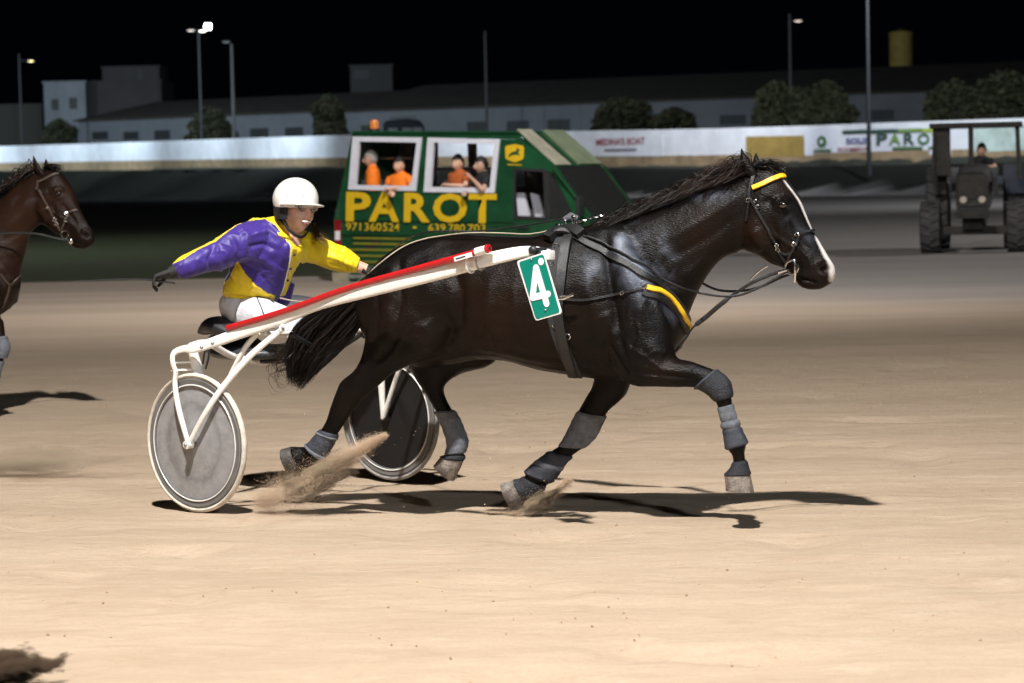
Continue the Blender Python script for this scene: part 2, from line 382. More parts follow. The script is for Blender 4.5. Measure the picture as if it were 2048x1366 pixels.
# ------------------------------------------------------------------ horse
def coat_material(name, dark, brown, sweat_sheen):
    m = bpy.data.materials.new(name); m.use_nodes = True; nt = m.node_tree; N = nt.nodes; K = nt.links
    b = N['Principled BSDF']; tc = N.new('ShaderNodeTexCoord')
    n1 = N.new('ShaderNodeTexNoise'); n1.inputs['Scale'].default_value = 3.2; n1.inputs['Detail'].default_value = 5
    K.new(tc.outputs['Object'], n1.inputs['Vector'])
    at = N.new('ShaderNodeAttribute'); at.attribute_name = 'brown'
    am = N.new('ShaderNodeAttribute'); am.attribute_name = 'mark'
    ad = N.new('ShaderNodeMath'); ad.operation = 'MULTIPLY_ADD'; ad.inputs[1].default_value = 1.1; ad.use_clamp = True
    r1 = N.new('ShaderNodeMapRange'); r1.inputs['From Min'].default_value = .42; r1.inputs['From Max'].default_value = .7; r1.inputs['To Max'].default_value = .35
    K.new(n1.outputs['Fac'], r1.inputs['Value']); K.new(at.outputs['Fac'], ad.inputs[0]); K.new(r1.outputs[0], ad.inputs[2])
    mx = N.new('ShaderNodeMix'); mx.data_type = 'RGBA'; mx.inputs[6].default_value = (*dark, 1); mx.inputs[7].default_value = (*brown, 1)
    K.new(ad.outputs[0], mx.inputs[0])
    # sweat blotches, with the bluish highlight painted into their colour
    n2 = N.new('ShaderNodeTexNoise'); n2.inputs['Scale'].default_value = 6.5; n2.inputs['Detail'].default_value = 7; n2.inputs['Distortion'].default_value = .6
    K.new(tc.outputs['Object'], n2.inputs['Vector'])
    asw = N.new('ShaderNodeAttribute'); asw.attribute_name = 'sweat_sheen'
    r2 = N.new('ShaderNodeMapRange'); r2.inputs['From Min'].default_value = .45; r2.inputs['From Max'].default_value = .62
    K.new(n2.outputs['Fac'], r2.inputs['Value'])
    ms = N.new('ShaderNodeMath'); ms.operation = 'MULTIPLY'; K.new(r2.outputs[0], ms.inputs[0]); K.new(asw.outputs['Fac'], ms.inputs[1])
    m2 = N.new('ShaderNodeMix'); m2.data_type = 'RGBA'; m2.inputs[7].default_value = (*sweat_sheen, 1)
    K.new(ms.outputs[0], m2.inputs[0]); K.new(mx.outputs[2], m2.inputs[6])
    m3 = N.new('ShaderNodeMix'); m3.data_type = 'RGBA'; m3.inputs[7].default_value = (.62, .58, .56, 1)
    K.new(am.outputs['Fac'], m3.inputs[0]); K.new(m2.outputs[2], m3.inputs[6]); K.new(m3.outputs[2], b.inputs['Base Color'])
    # short hair: fine stretched grain, wet gloss
    mp = N.new('ShaderNodeMapping'); mp.inputs['Scale'].default_value = (70, 200, 190); K.new(tc.outputs['Object'], mp.inputs['Vector'])
    n3 = N.new('ShaderNodeTexNoise'); n3.inputs['Scale'].default_value = 1.0; n3.inputs['Detail'].default_value = 4; K.new(mp.outputs[0], n3.inputs['Vector'])
    bp = N.new('ShaderNodeBump'); bp.inputs['Strength'].default_value = .5; bp.inputs['Distance'].default_value = .008; K.new(n3.outputs['Fac'], bp.inputs['Height'])
    n4 = N.new('ShaderNodeTexNoise'); n4.inputs['Scale'].default_value = 8; n4.inputs['Detail'].default_value = 4; K.new(tc.outputs['Object'], n4.inputs['Vector'])
    bp2 = N.new('ShaderNodeBump'); bp2.inputs['Strength'].default_value = .14; bp2.inputs['Distance'].default_value = .02
    K.new(n4.outputs['Fac'], bp2.inputs['Height']); K.new(bp.outputs[0], bp2.inputs['Normal']); K.new(bp2.outputs[0], b.inputs['Normal'])
    rr = N.new('ShaderNodeMapRange'); rr.inputs['To Min'].default_value = .46; rr.inputs['To Max'].default_value = .26
    K.new(n2.outputs['Fac'], rr.inputs['Value']); K.new(rr.outputs[0], b.inputs['Roughness'])
    sp = N.new('ShaderNodeMath'); sp.operation = 'MULTIPLY_ADD'; sp.inputs[1].default_value = .35; sp.inputs[2].default_value = .13; K.new(ms.outputs[0], sp.inputs[0]); K.new(sp.outputs[0], b.inputs['Specular IOR Level'])
    b.inputs['Sheen Weight'].default_value = .0; b.inputs['Sheen Roughness'].default_value = .4
    return m

HF = Frame(.287, 12.35, 18)          # frame of the black horse, ground under its girth
TORSO = [((724, 590), (729, 640), .07), ((738, 550), (745, 680), .19), ((775, 508), (790, 715), .245), ((830, 481), (850, 735), .265),
         ((890, 471), (910, 728), .262), ((950, 469), (960, 719), .27), ((1010, 472), (1015, 722), .295), ((1070, 470), (1070, 737), .305),
         ((1130, 460), (1130, 749), .295), ((1190, 449), (1190, 758), .27), ((1240, 443), (1250, 762), .255), ((1290, 460), (1300, 745), .245),
         ((1335, 520), (1345, 715), .205), ((1362, 590), (1370, 670), .10)]
NECK = [((1195, 462), (1320, 700), .20), ((1240, 444), (1366, 650), .175), ((1290, 426), (1386, 604), .145), ((1345, 405), (1406, 564), .12),
        ((1400, 383), (1428, 534), .10), ((1450, 362), (1452, 513), .088), ((1486, 346), (1482, 500), .082), ((1508, 343), (1505, 460), .068)]
HEAD = [((1498, 338), (1480, 430), .06), ((1530, 335), (1481, 478), .082), ((1557, 342), (1488, 499), .098), ((1580, 368), (1503, 505), .102),
        ((1600, 397), (1521, 514), .09), ((1613, 427), (1543, 529), .074), ((1627, 460), (1564, 536), .060), ((1642, 487), (1580, 546), .054),
        ((1657, 514), (1591, 560), .056), ((1669, 532), (1600, 573), .058), ((1672, 553), (1620, 579), .046), ((1662, 567), (1643, 578), .026)]
FORE_N = [((1300, 560), (1215, 610), .07, -.175), ((1342, 640), (1215, 710), .095, -.185), ((1350, 712), (1258, 768), .092, -.195), ((1380, 722), (1318, 773), .072, -.205),
          ((1408, 732), (1362, 774), .056, -.215), ((1433, 742), (1394, 776), .048, -.22), ((1456, 762), (1412, 784), .048, -.225), ((1463, 788), (1428, 798), .044, -.23),
          ((1465, 808), (1436, 815), .033, -.235), ((1473, 838), (1444, 845), .028, -.24), ((1484, 866), (1450, 872), .030, -.245), ((1493, 886), (1454, 897), .036, -.25),
          ((1489, 905), (1465, 910), .030, -.25), ((1492, 928), (1466, 931), .031, -.25), ((1499, 950), (1450, 950), .048, -.25)]
FORE_F = [((1300, 640), (1205, 650), .075, .13), ((1285, 700), (1196, 705), .085, .14), ((1258, 775), (1188, 764), .075, .145), ((1236, 802), (1174, 792), .062, .15), ((1214, 828), (1160, 817), .053, .15),
          ((1202, 850), (1146, 843), .049, .15), ((1190, 874), (1133, 870), .046, .15), ((1170, 894), (1120, 890), .038, .15), ((1147, 910), (1105, 900), .031, .15),
          ((1126, 930), (1082, 918), .031, .15), ((1107, 958), (1056, 940), .040, .15), ((1082, 982), (1044, 958), .034, .15), ((1052, 1003), (1028, 962), .046, .15)]
HIND_N = [((900, 540), (745, 570), .11, -.14), ((905, 630), (733, 640), .125, -.15), ((893, 697), (731, 678), .112, -.155), ((838, 722), (723, 714), .088, -.16),
          ((787, 746), (708, 741), .066, -.165), ((752, 776), (682, 762), .05, -.165), ((723, 800), (672, 783), .047, -.165), ((706, 822), (661, 812), .037, -.165),
          ((688, 850), (652, 843), .031, -.165), ((673, 873), (640, 862), .030, -.165), ((658, 900), (622, 884), .037, -.165), ((645, 922), (612, 892), .040, -.165),
          ((623, 934), (602, 893), .034, -.165), ((602, 942), (582, 893), .048, -.165)]
HIND_F = [((960, 590), (830, 580), .10, .12), ((1000, 690), (828, 655), .11, .12), ((984, 728), (819, 712), .095, .125), ((928, 746), (824, 742), .074, .14), ((893, 766), (836, 765), .054, .14), ((887, 785), (852, 787), .047, .14),
          ((900, 812), (867, 815), .036, .14), ((914, 835), (880, 836), .030, .14), ((924, 858), (889, 856), .030, .14), ((932, 883), (898, 885), .036, .14),
          ((928, 903), (894, 906), .038, .14), ((926, 920), (882, 914), .046, .14)]
PIV = HF.L(1290, 600, 0)
NE = HF.L(1490, 420, 0)
def rot_xz(p, c, a):
    d = Vector(p) - Vector(c); ca, sa = math.cos(a), math.sin(a)
    return Vector((c[0] + d.x * ca - d.z * sa, p[1], c[2] + d.x * sa + d.z * ca))
def horse_sections(neck_up=0.0, head_up=0.0, fore=0.0, swap=1):
    def secs(lst, y=None, tf=None):
        out = []
        for k, s in enumerate(lst):
            a, b, hw = s[:3]; yy = s[3] if len(s) > 3 else 0.0
            c, h, w = pxsec(HF, a, b, yy, hw)
            p, q = c + h, c - h
            if tf: p, q = tf(p, k / (len(lst) - 1)), tf(q, k / (len(lst) - 1))
            c, h = (p + q) / 2, (p - q) / 2
            if swap < 0 and abs(yy) > 0: c = Vector((c.x, -c.y, c.z))
            out.append((c, h, w))
        return out
    tn = (lambda p, t: rot_xz(p, PIV, neck_up * min(1, t * 1.6))) if neck_up else None
    NE2 = rot_xz(NE, PIV, neck_up)
    th = (lambda p, t: rot_xz(rot_xz(p, PIV, neck_up), NE2, head_up)) if (neck_up or head_up) else None
    sh = HF.L(1290, 640, -.2)
    tf = (lambda p, t: rot_xz(p, sh, fore * min(1, t * 3))) if fore else None
    return dict(torso=secs(TORSO), neck=secs(NECK, tf=tn), head=secs(HEAD, tf=th), fore_n=secs(FORE_N, tf=tf), fore_f=secs(FORE_F), hind_n=secs(HIND_N), hind_f=secs(HIND_F), th=th, tn=tn)

# relief of the muscles: (points in the picture, width px, height m), positive = ridge, negative = groove
RELIEF = [([(1205, 470), (1222, 545), (1240, 640), (1262, 735)], 9, -.013), ([(1180, 560), (1200, 640), (1215, 700)], 14, .008),
          ([(1250, 470), (1300, 540), (1340, 600), (1362, 650)], 8, -.012), ([(1235, 500), (1270, 570), (1300, 640)], 15, .012),
          ([(1275, 520), (1310, 590), (1335, 650)], 9, .008), ([(1470, 480), (1415, 535), (1372, 590)], 7, -.008),
          ([(1480, 380), (1410, 430), (1330, 480)], 14, .008), ([(1470, 430), (1400, 480), (1330, 520)], 9, -.006),
          ([(1440, 470), (1395, 520), (1350, 560)], 9, .007),
          ([(1225, 690), (1262, 757)], 7, -.012), ([(1215, 620), (1240, 680)], 18, .014), ([(1300, 690), (1340, 705)], 14, .008),
          ([(1285, 742), (1340, 748), (1400, 756)], 5, -.006), ([(1340, 725), (1395, 742)], 7, .005),
          ([(905, 520), (930, 580), (925, 640), (890, 700)], 13, -.016), ([(850, 640), (862, 668), (845, 690)], 24, .020), ([(860, 520), (870, 600)], 22, .010), ([(900, 620), (905, 665), (890, 700)], 9, -.014), ([(820, 640), (790, 690), (750, 730)], 9, -.008), ([(770, 600), (800, 650), (770, 700)], 16, .008),
          ([(800, 520), (812, 600), (790, 690)], 8, -.008), ([(760, 560), (764, 640), (748, 700)], 8, -.007),
          ([(990, 560), (985, 640), (1010, 700)], 12, .006), ([(1040, 560), (1040, 640), (1055, 700)], 10, .004), ([(1090, 560), (1090, 640), (1100, 700)], 10, .004),
          ([(940, 690), (1040, 712), (1140, 735)], 8, .006), ([(720, 750), (700, 790)], 5, .005), ([(800, 720), (745, 762)], 5, -.006),
          ([(880, 480), (840, 500), (800, 530)], 12, .006),
          ([(1005, 700), (1060, 716), (1110, 722), (1180, 742)], 4, .0045), ([(1245, 660), (1262, 690), (1300, 712), (1330, 735), (1385, 748)], 4, .0045), ([(1300, 712), (1320, 700), (1345, 705)], 3.5, .004),
          ([(820, 655), (800, 700), (770, 728), (742, 748), (716, 780)], 4, .0045), ([(1280, 640), (1290, 670), (1278, 700)], 4, .0045), ([(1250, 560), (1268, 600), (1262, 640)], 4, .004),
          ([(700, 785), (690, 815), (668, 850)], 4, -.004), ([(1215, 790), (1190, 830)], 5, .005), ([(1360, 560), (1385, 530), (1420, 505), (1455, 470)], 4, .004),
          ([(770, 520), (790, 560), (785, 610)], 14, .007), ([(1010, 600), (1000, 650)], 30, .004), ([(1150, 700), (1190, 725), (1225, 748)], 6, -.006)]
HREL = [([(1535, 462), (1560, 478), (1590, 500)], 4, .006), ([(1508, 455), (1518, 480), (1530, 500)], 15, .013), ([(1546, 440), (1552, 470), (1560, 500)], 6, -.007), ([(1545, 480), (1562, 520)], 5, -.006),
        ([(1570, 440), (1592, 470), (1612, 500)], 7, -.008), ([(1552, 402), (1566, 396), (1578, 404)], 5, .009), ([(1556, 420), (1570, 424), (1580, 418)], 4, .004),
        ([(1530, 405), (1545, 400)], 7, -.007), ([(1602, 430), (1626, 470), (1648, 505)], 4, .004),
        ([(1590, 558), (1612, 561), (1632, 566)], 3, -.010), ([(1632, 528), (1640, 522), (1652, 524), (1660, 536)], 4, .008),
        ([(1640, 538), (1652, 540)], 5, -.022), ([(1637, 548), (1650, 554)], 3.5, .005), ([(1600, 500), (1618, 520), (1625, 540)], 5, .004), ([(1588, 510), (1600, 540)], 4, -.004), ([(1572, 440), (1582, 462), (1590, 488), (1602, 505)], 3, .004), ([(1535, 510), (1550, 522), (1566, 536)], 4, .004)]
def build_horse_body(parent, S, coat, voxel=.0085, mark=True, brown=None):
    mb = MB()
    for k in ('torso', 'neck', 'head', 'fore_n', 'fore_f', 'hind_n', 'hind_f'):
        v, f = loft(S[k], n=28 if k in ('torso', 'neck', 'head') else 20, sub=3, e=2.0 if k != 'torso' else 2.15); mb.add(v, f)
    th = S['th'] or (lambda p, t: p)
    # withers, dock of the tail, eye sockets
    mb.ball(HF.L(748, 562, 0), (.07, .04, .035))
    for sy in (-1, 1):
        c = th(HF.L(1562, 408, 0), 0); mb.ball((c.x, sy * .075, c.z), (.04, .03, .032))
        c = th(HF.L(1644, 538, 0), 0); mb.ball((c.x, sy * .036, c.z), (.035, .024, .03))
    me = remesh(mb, voxel, 7)
    V = mverts(me); Nn = mnorms(me); disp = np.zeros(len(V))
    XZ = V[:, [0, 2]]
    side = np.clip((np.abs(V[:, 1]) - .04) / .06, 0, 1)
    pxm = 1 / 405.0
    def apply(lst, tfm, lim):
        for line, w, h in lst:
            pts = []
            for (u, v) in line:
                p = HF.L(u, v, -.2 if tfm is None else -.08)
                if tfm: p = tfm(p, 0)
                pts.append((p.x, p.z))
            d, par = polydist(XZ, pts); g = np.exp(-(d / (w * pxm)) ** 2) * np.minimum(1, np.minimum(par, 1 - par) * 4 + .35)
            disp[:] += h * g * lim * (1.5 if tfm is not None and tfm is th else 1.25)
    apply(RELIEF, None, side); sh = np.clip((np.abs(V[:, 1]) - .02) / .02, 0, 1)
    apply(HREL, th, sh)
    V2 = V + Nn * disp[:, None]
    V2 = V2 + Nn * (np.array([vnoise((p[0] * 7, p[1] * 7, p[2] * 5)) * .0035 + vnoise((p[0] * 22, p[1] * 22, p[2] * 16 + 9)) * .0010 for p in V])[:, None])
    me.vertices.foreach_set('co', V2.ravel()); me.update()
    def attr(nm, val):
        a = me.attributes.new(nm, 'FLOAT', 'POINT'); a.data.foreach_set('value', np.clip(val, 0, 1))
    mk = np.zeros(len(V))
    if mark:
        for line, w0, w1 in (([(1581, 372), (1590, 384), (1603, 402), (1617, 432), (1626, 455)], .019, .007), ([(1640, 482), (1652, 503), (1668, 530), (1672, 545)], .010, .024)):
            pts = [th(HF.L(u, v, 0), 0) for u, v in line]; d, par = polydist(XZ, [(p.x, p.z) for p in pts])
            w = w0 + (w1 - w0) * par
            dy = np.abs(V[:, 1] + .012)
            mk = np.maximum(mk, np.clip(2.2 - 1.6 * np.sqrt(dy ** 2 + (d * .35) ** 2) / w, 0, 1) * (d < .05))
    attr('mark', mk)
    br = np.zeros(len(V))
    for (u, v, r, s) in (brown or [(1500, 470, .10, .7), (1560, 370, .05, .5), (1655, 545, .05, .6), (1010, 640, .22, .55), (1090, 700, .15, .5), (800, 620, .16, .35), (1400, 460, .12, .35), (1330, 740, .08, .4), (1560, 500, .06, .5)]):
        p = th(HF.L(u, v, -.2), 0) if u > 1450 else HF.L(u, v, -.2); d = np.sqrt(((XZ - [p.x, p.z]) ** 2).sum(1)); br = np.maximum(br, s * np.exp(-(d / r) ** 2))
    attr('brown', br)
    sw = np.zeros(len(V))  # shoulder and neck highlights painted in along with the sweat
    for line, w, h in (([(1232, 480), (1262, 530), (1300, 590)], 26, .9), ([(1300, 480), (1330, 540)], 18, .5), ([(1370, 400), (1470, 372)], 14, .35), ([(1290, 600), (1345, 650)], 14, .4), ([(1180, 520), (1190, 560)], 16, .6), ([(1560, 440), (1600, 480)], 10, .2)):
        pts = [(HF.L(u, v, -.25).x, HF.L(u, v, -.25).z) for u, v in line]; d, par = polydist(XZ, pts); sw = np.maximum(sw, h * np.exp(-(d / (w * pxm)) ** 2))
    attr('sweat_sheen', sw * (V[:, 1] < .05))
    return link_mesh(me, 'body', coat, parent)

def ear(parent, base, tip, w, coat, bulge):
    b, t = Vector(base), Vector(tip); ax = t - b; side = ax.cross(Vector((0, 1, 0))).normalized()
    secs = []
    for k, (f, r) in enumerate(((-.15, .6), (0, .85), (.25, 1.0), (.55, .8), (.82, .42), (1.0, .08))):
        c = b + ax * f + side * bulge * math.sin(max(f, 0) * math.pi)
        secs.append((c, side * w * r, Vector((0, w * r * .55, 0))))
    v, f = loft(secs, 12, 2); mb = MB().add(v, f); o = mb.build('ear', coat, parent)
    for nm in ('mark', 'brown', 'sweat_sheen'):
        a = o.data.attributes.new(nm, 'FLOAT', 'POINT')
    return o

def strands(name, roots, mats, parent, n, rnd, seg=8, w=.0022, kind=None):
    """roots: function(rng) -> list of control points and a material index; every strand is a thin tapered ribbon"""
    rng = random.Random(rnd); vs = []; fs = []; ms = []
    for i in range(n):
        P, mi, ww = roots(rng); P = catmull(P, max(2, seg // (len(P) - 1)))
        N = len(P); ax = Vector((rng.uniform(-1, 1), rng.uniform(-1, 1), rng.uniform(-1, 1))).normalized(); o = len(vs)
        for k in range(N):
            t = Vector(P[min(k + 1, N - 1)] - P[max(k - 1, 0)]); b = t.cross(ax); b = b.normalized() if b.length > 1e-8 else Vector((0, 0, 1))
            r = w * ww * (1 - (k / (N - 1)) ** 2 * .85); vs.append(Vector(P[k]) + b * r); vs.append(Vector(P[k]) - b * r)
        for k in range(N - 1): fs.append((o + 2 * k, o + 2 * k + 1, o + 2 * k + 3, o + 2 * k + 2)); ms.append(mi)
    mb = MB(); mb.v = [tuple(v) for v in vs]; mb.f = fs; mb.m = ms
    o = mb.build(name, mats, parent, smooth=False)
    o.data.polygons.foreach_set('use_smooth', [True] * len(o.data.polygons))
    if kind: o['kind'] = kind
    return o

def surf_px(bvh, fr, pts, off=.004, dens=10, tf=None):
    """lay a line drawn in the picture on the surface of a body"""
    out = []
    P = catmull([(u, v, 0) for u, v in pts], dens)
    for u, v, _ in P:
        d = fr.ray(u, v); h = bvh.ray_cast(fr.cam, d)
        if h[0] is None: continue
        n = h[1]
        if n.dot(d) > 0: n = -n
        out.append((h[0] + n * off, n))
    return out
def ribbon(mb, path, w, th=.004, mi=0, smooth=2):
    """a strap of width w and thickness th along (point, normal) pairs"""
    P = [Vector(p) for p, n in path]; Nn = [Vector(n) for p, n in path]
    for _ in range(smooth):
        P = [P[0]] + [(P[i - 1] + P[i] * 2 + P[i + 1]) / 4 for i in range(1, len(P) - 1)] + [P[-1]]
        Nn = [Nn[0]] + [(Nn[i - 1] + Nn[i] * 2 + Nn[i + 1]).normalized() for i in range(1, len(Nn) - 1)] + [Nn[-1]]
    N = len(P); vs = []
    ww = w if hasattr(w, '__len__') else [w] * 2
    for i in range(N):
        t = (P[min(i + 1, N - 1)] - P[max(i - 1, 0)]).normalized(); b = t.cross(Nn[i]).normalized(); n = b.cross(t).normalized()
        if n.dot(Nn[i]) < 0: n = -n
        wi = ww[0] + (ww[-1] - ww[0]) * i / max(N - 1, 1)
        for a, c in ((-1, -.2), (-.85, 1), (.85, 1), (1, -.2)): vs.append(P[i] + b * (a * wi / 2) + n * (c * th))
    fs = [(i * 4 + k, i * 4 + (k + 1) % 4, (i + 1) * 4 + (k + 1) % 4, (i + 1) * 4 + k) for i in range(N - 1) for k in range(4)]
    fs += [(3, 2, 1, 0), tuple((N - 1) * 4 + k for k in range(4))]
    mb.add(vs, fs, mi)
def buckle(mb, p, n, r, mi=0, rod=.0025):
    n = Vector(n).normalized(); a = n.orthogonal().normalized(); b = n.cross(a)
    pts = [Vector(p) + (a * math.cos(t) + b * math.sin(t)) * r for t in [2 * math.pi * k / 14 for k in range(15)]]
    mb.tube(pts, rod, 6, mi, caps=False)
def hoof(parent, cor, sole, hw, y, m, fr=HF, tfm=None, swap=1):
    (a, b), (c, d) = cor, sole
    secs = []
    for t, k in ((0, .98), (.1, 1.0), (.5, 1.08), (.95, 1.16), (1.0, 1.12)):
        p = fr.L(a[0] + (c[0] - a[0]) * t, a[1] + (c[1] - a[1]) * t, y); q = fr.L(b[0] + (d[0] - b[0]) * t, b[1] + (d[1] - b[1]) * t, y)
        if tfm: p, q = tfm(p, 1), tfm(q, 1)
        cc = (p + q) / 2
        if swap < 0: cc = Vector((cc.x, -cc.y, cc.z))
        secs.append((cc, (p - q) / 2, Vector((0, hw * k, 0))))
    v, f = loft(secs, 22, 2, 2.0); return MB().add(v, f).build('hoof', m, parent)
def boot(parent, secs, i0, i1, infl, m, name='leg_boot', ridges=True):
    """a sleeve round the leg between two of its sections"""
    arr = np.array([list(c) + list(a) + list(b) for c, a, b in secs]); A = catmull(arr, 6)
    s0, s1 = int(i0 * 6), int(i1 * 6); S2 = A[s0:s1 + 1]; n = 24; vs = []
    K = len(S2)
    for j, q in enumerate(S2):
        c, a, b = q[:3], q[3:6], q[6:9]; la, lb = np.linalg.norm(a), np.linalg.norm(b)
        e = infl * (1 + (.10 * math.sin(j * 1.7) if ridges else 0)); e = e if 0 < j < K - 1 else e * .4
        for k in range(n):
            t = 2 * math.pi * k / n; vs.append(c + a * (math.cos(t) * (1 + e / la)) + b * (math.sin(t) * (1 + e / lb)))
    fs = [(i * n + k, i * n + (k + 1) % n, (i + 1) * n + (k + 1) % n, (i + 1) * n + k) for i in range(K - 1) for k in range(n)]
    fs += [tuple(range(n - 1, -1, -1)), tuple((K - 1) * n + k for k in range(n))]
    return MB().add(vs, fs).build(name, m, parent)

black_horse = thing('horse', 'black trotting horse with white blaze and grey leg boots, yellow browband, pulling the sulky', 'horse', HF)
S1 = horse_sections()
coat1 = coat_material('black_coat', (.0035, .0028, .0026), (.018, .0085, .0050), (.13, .15, .20))
body1 = build_horse_body(black_horse, S1, coat1)
bvh1 = BVHTree.FromObject(body1, bpy.context.evaluated_depsgraph_get())

# ears, eyes, nostrils
def head_details(parent, coat, tf=None, bvh=None, swap=1):
    T = tf or (lambda p, t: p)
    e0 = [T(HF.L(*p, -.05), 0) for p in ((1506, 350), (1483, 297))]
    e1 = [T(HF.L(*p, .05), 0) for p in ((1524, 344), (1512, 306))]
    ear(parent, e0[0], e0[1], .026, coat, .012); ear(parent, e1[0], e1[1], .024, coat, .012)
    me_ = M['eye'] if 'eye' in M else M.setdefault('eye', mat('dark_wet_eye', (.006, .004, .003), .06, spec=.8, coat=1))
    for sy in (-1, 1):
        c = T(HF.L(1566, 410, -.09), 0); MB().ball((c.x, sy * .094, c.z), (.021, .013, .016)).build('eye', me_, parent)
        c = T(HF.L(1646, 539, -.05), 0); hh_ = bvh.ray_cast(Vector((c.x, sy * .5, c.z)), Vector((0, -sy, 0))) if bvh else (None,); yy_ = abs(hh_[0].y) if hh_[0] else .052
        MB().ball((c.x, sy * (yy_ - .002), c.z), (.021, .007, .014), rot=Matrix.Rotation(.5, 3, 'Y')).build('nostril', M.setdefault('nostril', mat('dark_nostril', (.012, .005, .005), .5)), parent)
head_details(black_horse, coat1, None, bvh1)
hoof(black_horse, ((1500, 948), (1449, 948)), ((1508, 984), (1452, 980)), .052, -.25, M['hoof'])
hoof(black_horse, ((1053, 1002), (1029, 960)), ((1032, 1026), (1002, 966)), .052, .15, M['hoof'])
hoof(black_horse, ((603, 942), (583, 893)), ((580, 946), (563, 898)), .050, -.165, M['hoof_dark'])
hoof(black_horse, ((927, 922), (881, 914)), ((908, 962), (868, 930)), .050, .14, M['hoof'])
# leg boots
M['blue_boot'] = mat('blue_grey_boot', (.032, .037, .052), .6, var=.3, vscale=25, bump=.4, bscale=160)
boot(black_horse, S1['fore_n'], 4.9, 7.4, .009, M['dark_boot'], 'knee_boot')
boot(black_horse, S1['fore_n'], 4.9, 5.2, .013, M['blue_boot'], 'boot_strap', False)
boot(black_horse, S1['fore_n'], 8.0, 9.0, .006, M['grey_boot'], 'leg_boot')
boot(black_horse, S1['fore_n'], 9.15, 9.6, .012, M['grey_boot'], 'boot_strap', False)
boot(black_horse, S1['fore_n'], 9.6, 11.2, .009, M['blue_boot'], 'leg_boot')
boot(black_horse, S1['fore_n'], 12.8, 14.0, .010, M['dark_boot'], 'bell_boot', False)
boot(black_horse, S1['fore_f'], 4.2, 7.3, .008, M['grey_boot'], 'knee_boot')
boot(black_horse, S1['fore_f'], 8.3, 10.4, .012, M['blue_boot'], 'leg_boot')
boot(black_horse, S1['fore_f'], 9.0, 9.5, .016, M['grey_boot'], 'boot_strap', False)
boot(black_horse, S1['fore_f'], 10.8, 12, .010, M['dark_boot'], 'bell_boot', False)
boot(black_horse, S1['hind_n'], 8.9, 11, .010, M['blue_boot'], 'leg_boot')
boot(black_horse, S1['hind_n'], 9.0, 9.4, .015, M['grey_boot'], 'boot_strap', False)
boot(black_horse, S1['hind_n'], 10.6, 11.1, .015, M['grey_boot'], 'boot_strap', False)
boot(black_horse, S1['hind_f'], 6.4, 10.2, .013, M['grey_boot'], 'leg_boot')
boot(black_horse, S1['hind_f'], 10.4, 11, .010, M['dark_boot'], 'bell_boot', False)
# ------------------------------------------------------------------ hair of the black horse
def edge_lerp(E0, E1, q, t):
    def at(E, t):
        x = t * (len(E) - 1); i = min(int(x), len(E) - 2); f = x - i
        return (E[i][0] + (E[i + 1][0] - E[i][0]) * f, E[i][1] + (E[i + 1][1] - E[i][1]) * f)
    a, b = at(E0, t), at(E1, t); return (a[0] + (b[0] - a[0]) * q, a[1] + (b[1] - a[1]) * q)
TL = [(736, 556), (700, 574), (640, 612), (592, 650), (570, 700), (578, 768)]
TR = [(748, 570), (738, 618), (712, 665), (676, 704), (640, 735), (600, 782)]
def tail_root(rng):
    q = rng.random(); L = rng.uniform(.72, 1.0) if rng.random() < .8 else rng.uniform(.4, .8); y0 = rng.gauss(0, .02); y1 = rng.gauss(0, .055); P = []
    wob = rng.uniform(-6, 6)
    for k in range(6):
        t = k / 5 * L; u, v = edge_lerp(TL, TR, min(1, max(0, q + rng.gauss(0, .03))), t)
        P.append(HF.L(u + wob * t + rng.gauss(0, 1.5) * t, v + rng.gauss(0, 2) * t, y0 + (y1 - y0) * t))
    return P, (1 if rng.random() < .08 else 0), rng.uniform(.8, 1.7)
strands('tail', tail_root, [M['hair'], M['hair_brown']], black_horse, 3400, 3, 15, .0022)
def wisp_root(rng):
    u, v = rng.uniform(565, 600), rng.uniform(680, 735); P = [HF.L(620 + rng.uniform(-15, 15), 690 + rng.uniform(-20, 10), 0)]
    P.append(HF.L(u, v, rng.gauss(0, .04))); a = rng.uniform(18, 48); dn = rng.uniform(5, 45)
    P += [HF.L(u - a, v + dn * .5, rng.gauss(0, .05)), HF.L(u - a * .8, v + dn + 12, rng.gauss(0, .06)), HF.L(u - a * .2 + rng.uniform(-10, 10), v + dn + rng.uniform(0, 22), rng.gauss(0, .06))]
    return P, 1, rng.uniform(.5, .9)
strands('tail_wisps', wisp_root, [M['hair'], M['hair_brown']], black_horse, 46, 5, 20, .0022)
CR = [(1508, 338), (1480, 344), (1450, 355), (1400, 375), (1345, 398), (1290, 420), (1240, 440), (1205, 450)]
def mane_pts(T, rng, fr=HF):
    x = rng.random() ** 1.1 * (len(CR) - 1); i = min(int(x), len(CR) - 2); f = x - i
    u = CR[i][0] + (CR[i + 1][0] - CR[i][0]) * f; v = CR[i][1] + (CR[i + 1][1] - CR[i][1]) * f
    L = rng.uniform(20, 80) * (1 - .3 * x / 7); lift = (rng.uniform(-8, 12) + 34 * rng.random() ** 3) * (1 - .5 * x / 7); sy = rng.choice((-1, 1, 1)) * rng.uniform(0, .08)
    slope = .40; k2 = rng.uniform(.2, .9)
    P = [(u, v + 6, sy * .3), (u - L * .25 + rng.gauss(0, 4), v + L * .25 * slope - lift * .9 + rng.gauss(0, 2), sy * .8), (u - L * .6, v + L * .6 * slope - lift, sy * 1.2), (u - L, v + L * slope * (1 + .3 * k2) - lift * .3, sy * 1.6)]
    return [T(fr.L(a, b, c), 0) for a, b, c in P], (1 if rng.random() < (.7 if u > 1380 else .25) else 0), rng.uniform(.7, 1.4)
strands('mane', lambda r: mane_pts(lambda p, t: p, r), [M['hair'], M['hair_brown']], black_horse, 4200, 11, 12, .0011)
